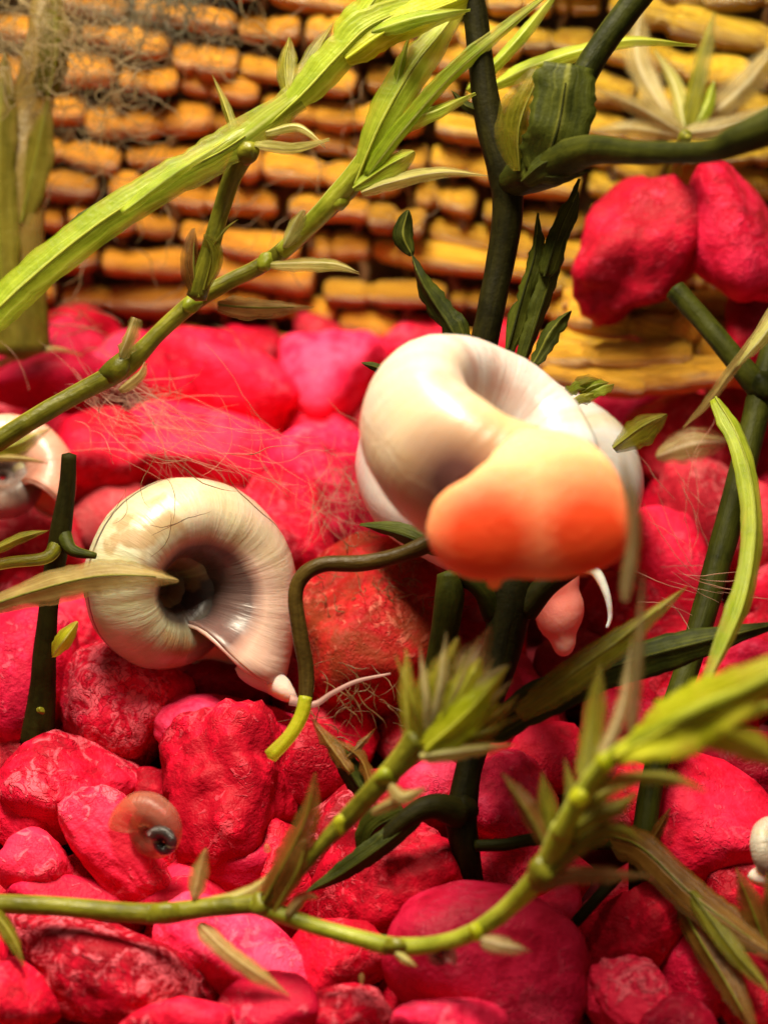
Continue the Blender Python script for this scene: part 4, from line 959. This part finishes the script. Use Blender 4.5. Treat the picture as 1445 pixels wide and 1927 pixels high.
# white snail behind it
S3 = empty('ramshorn_snail', P(1000, 1080, 14.6), 'big white snail mostly hidden behind the blurred pearly snail', 'snail', 'ramshorn snails')
d3 = 14.2; m3 = local_frame(962, 872, d3, -56, 0, -4)
add_shell(S3, m3, 'white_shell', R=306 * d3 / FOC, W=1.35, k=.45, bz=1.0, end=-100, cw=False, turns=3.4, flare=.02)
blob(S3, 'head', local_frame(1045, 1130, 13.7, 0, 0, 0), [(-.03, .15, 0, .22, .22, .2, 0), (.03, -.08, .02, .19, .24, .18, -10), (.06, -.30, .02, .10, .14, .10, 0)], 'pink_flesh', .03, 6)
feeler(S3, [(1095, 1068, 13.6, 16), (1122, 1078, 13.55, 20), (1142, 1120, 13.5, 14), (1148, 1160, 13.5, 9), (1142, 1182, 13.5, 6)])

S4 = empty('ramshorn_snail', P(20, 970, 15.0), 'pinkish white snail at the picture edge under the thin green stem', 'snail', 'ramshorn snails')
d4 = 14.7; add_shell(S4, local_frame(8, 885, d4, -10, 26, 30), 'pink_shell', R=135 * d4 / FOC, W=1.8, k=.47, bz=1.15, end=-70, turns=3.0)

S5 = empty('tiny_snail', P(290, 1620, 12.6), 'tiny see through brown snail with black centre between red pebbles', 'snail', 'tiny snails')
d5 = 12.35; add_shell(S5, local_frame(284, 1562, d5 + .10, 14, -26, 0), 'brown_shell', R=82 * d5 / FOC, W=1.8, k=.72, bz=1.0, end=170, cw=False, turns=2.8, thick=.012, sink=.1)
add_shell(S5, local_frame(306, 1586, d5 - .14, 10, -20, 0), 'black_coil', R=34 * d5 / FOC, W=1.8, k=.5, bz=1.0, end=150, cw=False, turns=2.4, thick=.006, sink=.3).name = 'dark_centre'

S6 = empty('ramshorn_snail', P(1440, 1660, 12.3), 'small white snail at the picture edge above the forked brown leaf', 'snail', 'ramshorn snails')
d6 = 12.2; add_shell(S6, local_frame(1462, 1602, d6, 0, 55, 20), 'pink_shell', R=80 * d6 / FOC, W=1.9, k=.48, bz=1.1, end=-70, turns=2.8, thick=.015)
blob(S6, 'foot', local_frame(1450, 1650, d6, 0, 0, 0), [(0, 0, 0, .16, .08, .1, 0)], 'pale_flesh', .02, 4)

S7 = empty('tiny_snail', P(825, 1815, 11.2), 'tiny glassy snail hanging under the sagging horizontal stem', 'snail', 'tiny snails')
d7 = 11.2; add_shell(S7, local_frame(826, 1797, d7, -10, -15, 0), 'clear_shell', R=34 * d7 / FOC, W=1.9, k=.5, bz=1.1, end=-30, turns=2.6, thick=.008)
blob(S7, 'head', local_frame(836, 1786, d7 - .06, 0, 0, 0), [(0, 0, 0, .04, .025, .03, 0)], 'dark_flesh', .008, 2)

# pale grains lying on the gravel
for (px, py, dd, ww, hh, lab) in [(680, 1843, -.48, 12, 22, 'tiny white grain on the dark red pebble under the sagging stem'), (503, 1597, -.45, 14, 18, 'tiny cream grain beside the big rugged bright red pebble')]:
    o = pebble(px, py, ww, hh, 0, 'pink', lab, dz=dd, seed=px, sub=3, group='grains on the gravel')
    o.data.materials.clear(); o.data.materials.append(M['tan']); o.name = 'pale_grain'; o['category'] = 'grain'

# ------------------------------------------------------------------ algae threads
def threads(name, label, specs, mat, seed, radius=.006):
    """specs: (count, centre px, py, depth, spread x, y, d, direction deg, its spread, length px, curl)."""
    r = random.Random(seed); V = []; F = []
    for (cnt, cx, cy, dd, sx, sy, sdp, ang, asp, ln, curl) in specs:
        for _ in range(cnt):
            x, y_, d = r.gauss(cx, sx), r.gauss(cy, sy), r.gauss(dd, sdp)
            a = math.radians(r.gauss(ang, asp)); L_ = ln * r.uniform(.5, 1.3); n = 12; st = L_ / n
            c = [];  da = r.gauss(0, curl)
            x -= math.cos(a) * L_ / 2; y_ += math.sin(a) * L_ / 2
            for i in range(n):
                c.append(P(x, y_, d)); a += da / n + r.gauss(0, curl * .18); x += math.cos(a) * st; y_ -= math.sin(a) * st; d += r.gauss(0, .012)
            rd = radius * r.uniform(.5, 1.3); b = len(V)
            for i in range(n):
                T = (c[min(i + 1, n - 1)] - c[max(i - 1, 0)]).normalized(); vw = (CAM - c[i]).normalized(); s1 = T.cross(vw).normalized(); n1 = s1.cross(T)
                q = rd * (1 - .7 * abs(2 * i / (n - 1) - 1) ** 2)
                for k in range(3):
                    g = k * 2.0944; V.append(c[i] + s1 * math.cos(g) * q + n1 * math.sin(g) * q)
            for i in range(n - 1):
                for k in range(3): F.append((b + i * 3 + k, b + i * 3 + (k + 1) % 3, b + i * 3 + 3 + (k + 1) % 3, b + i * 3 + 3 + k))
    o = link(name, mesh(name, V, F), M[mat]); return tag(o, label, 'algae', kind='stuff')
threads('algae_threads', 'fine rosy algae threads stretched over gravel above the cream snail',
        [(46, 330, 800, 13.9, 70, 40, .3, -28, 16, 260, .5), (26, 440, 860, 13.6, 70, 26, .2, -30, 20, 170, .7), (26, 190, 740, 14.6, 60, 30, .2, -30, 22, 130, .6), (30, 240, 770, 13.8, 50, 30, .2, 20, 40, 90, 1.2)], 'hair_pink', 1, .0042)
threads('algae_threads', 'rosy algae tuft hanging beside the white shell', [(80, 650, 940, 14.4, 34, 36, .15, -50, 26, 120, .8)], 'hair_pink', 2, .0042)
threads('algae_threads', 'dark algae hairs lying across the cream shell', [(7, 340, 950, 12.85, 70, 40, .03, -45, 35, 130, .8), (4, 260, 1000, 12.9, 30, 30, .03, 10, 30, 100, .8)], 'hair_brown', 3, .0045)
threads('algae_threads', 'brown algae fuzz on the large filmed stone', [(110, 720, 1130, 14.0, 60, 60, .05, 20, 70, 50, 2.2), (40, 660, 1330, 13.6, 60, 40, .1, 20, 50, 90, 1.2)], 'hair_brown', 4, .006)
threads('algae_threads', 'grey algae fuzz in the upper corner of the woven screen',
        [(280, 110, 80, 15.4, 90, 60, .25, -20, 50, 120, 2.2), (160, 300, 40, 15.7, 110, 40, .2, 20, 40, 130, 2.0), (130, 190, 220, 15.8, 60, 80, .2, -60, 40, 130, 2.0)], 'hair_grey', 5, .0065)
threads('algae_threads', 'grey brown algae strands between the two green stems on the screen',
        [(30, 330, 380, 15.8, 110, 90, .2, -40, 50, 120, 1.6), (20, 650, 270, 15.9, 60, 90, .2, 70, 30, 130, 1.4), (24, 130, 590, 15.9, 50, 30, .2, 40, 30, 90, .9)], 'hair_brown', 6, .007)
threads('algae_threads', 'dark algae tuft at the top of the screen', [(110, 320, 20, 15.6, 60, 30, .15, -70, 40, 110, 1.5)], 'hair_dark', 7, .009)
threads('algae_threads', 'faint algae threads beside the tall slanting green stem', [(14, 1300, 950, 14.0, 40, 80, .1, -70, 30, 160, .6), (10, 1320, 1120, 12.9, 50, 12, .05, -15, 14, 120, .4)], 'hair_pink', 8, .005)

# ------------------------------------------------------------------ labels of the loose gravel that shows
MARK = [('cream snail', 350, 1100), ('tiny brown snail', 290, 1560), ('algae filmed stone', 705, 1195), ('cut dark stalk', 85, 1200), ('horizontal stem', 280, 1720),
        ('smooth wine pebble', 930, 1810), ('flat faced red pebble', 1340, 1575), ('bright tendril tip', 530, 1400), ('leaf whorl', 830, 1330), ('tall slanting green stem', 1300, 1220),
        ('white snail', 1180, 860), ('foot of the screen', 450, 640), ('pink snail', 30, 890), ('forked dark stem', 870, 1540), ('short dark twig', 1110, 1710), ('long arched slab', 190, 1840),
        ('peaked red pebble', 725, 1660), ('flat brown blade', 1370, 1850), ('rugged red pebble', 425, 1485), ('arching lime leaf', 1410, 980)]
bpy.context.view_layer.update()
dg = bpy.context.evaluated_depsgraph_get()
seen = {}
for (o, _, _) in FILL:
    c = Vector(o.location); rel = c - CAM; d = rel.dot(FWD)
    px = 722.5 + FOC * rel.dot(RGT) / d; py = 963.5 - FOC * rel.dot(UPV) / d
    if not (-90 < px < 1535 and 560 < py < 2020): continue
    vis = False; hits = []
    for gx in range(-3, 4):
        for gy in range(-3, 4):
            qx, qy = px + gx * 32, py + gy * 28
            if not (0 <= qx < 1445 and 0 <= qy < 1927): continue
            dr = (P(qx, qy, d) - CAM).normalized()
            ok, _, _, _, ob, _ = sc.ray_cast(dg, CAM, dr)
            if ok and ob.name == o.name: hits.append((qx, qy))
    if not hits: continue
    hx = sum(h[0] for h in hits) / len(hits); hy = sum(h[1] for h in hits) / len(hits)
    nm, mx_, my_ = min(MARK, key=lambda m: (m[1] - hx) ** 2 + (m[2] - hy) ** 2)
    dx, dy = hx - mx_, hy - my_
    if abs(dx) > 1.6 * abs(dy): w_ = 'to the right of' if dx > 0 else 'to the left of'
    elif abs(dy) > 1.6 * abs(dx): w_ = 'below' if dy > 0 else 'above'
    else: w_ = ('below' if dy > 0 else 'above') + ' and ' + ('right of' if dx > 0 else 'left of')
    seen.setdefault((w_, nm), []).append((dx * dx + dy * dy, o))
RANK = ['nearest', 'second nearest', 'third nearest', 'fourth nearest', 'fifth nearest', 'sixth nearest', 'seventh nearest', 'eighth nearest', 'farthest']
for (w_, nm), L_ in seen.items():
    L_.sort(key=lambda q: q[0])
    for i, (_, o) in enumerate(L_):
        o['label'] = 'small gap pebble ' + w_ + ' the ' + nm + (', ' + RANK[min(i, 8)] if len(L_) > 1 else '')

# gravel that the photograph shows nothing of: one buried mass under and around the picture
shown = {o.name for L_ in seen.values() for (_, o) in L_}
V = []; F = []; mi = []; mats = []
for (o, _, _) in FILL:
    if o.name in shown: continue
    mw = o.matrix_world.copy(); b = len(V); me = o.data; mt = me.materials[0]
    if mt not in mats: mats.append(mt)
    V += [tuple(mw @ v.co) for v in me.vertices]
    for p in me.polygons: F.append(tuple(b + i for i in p.vertices)); mi.append(mats.index(mt))
    bpy.data.objects.remove(o)
me = mesh('buried_gravel', V, F)
for mt in mats: me.materials.append(mt)
me.polygons.foreach_set('material_index', mi)
bo = link('buried_gravel', me, None, BED); bo['kind'] = 'stuff'
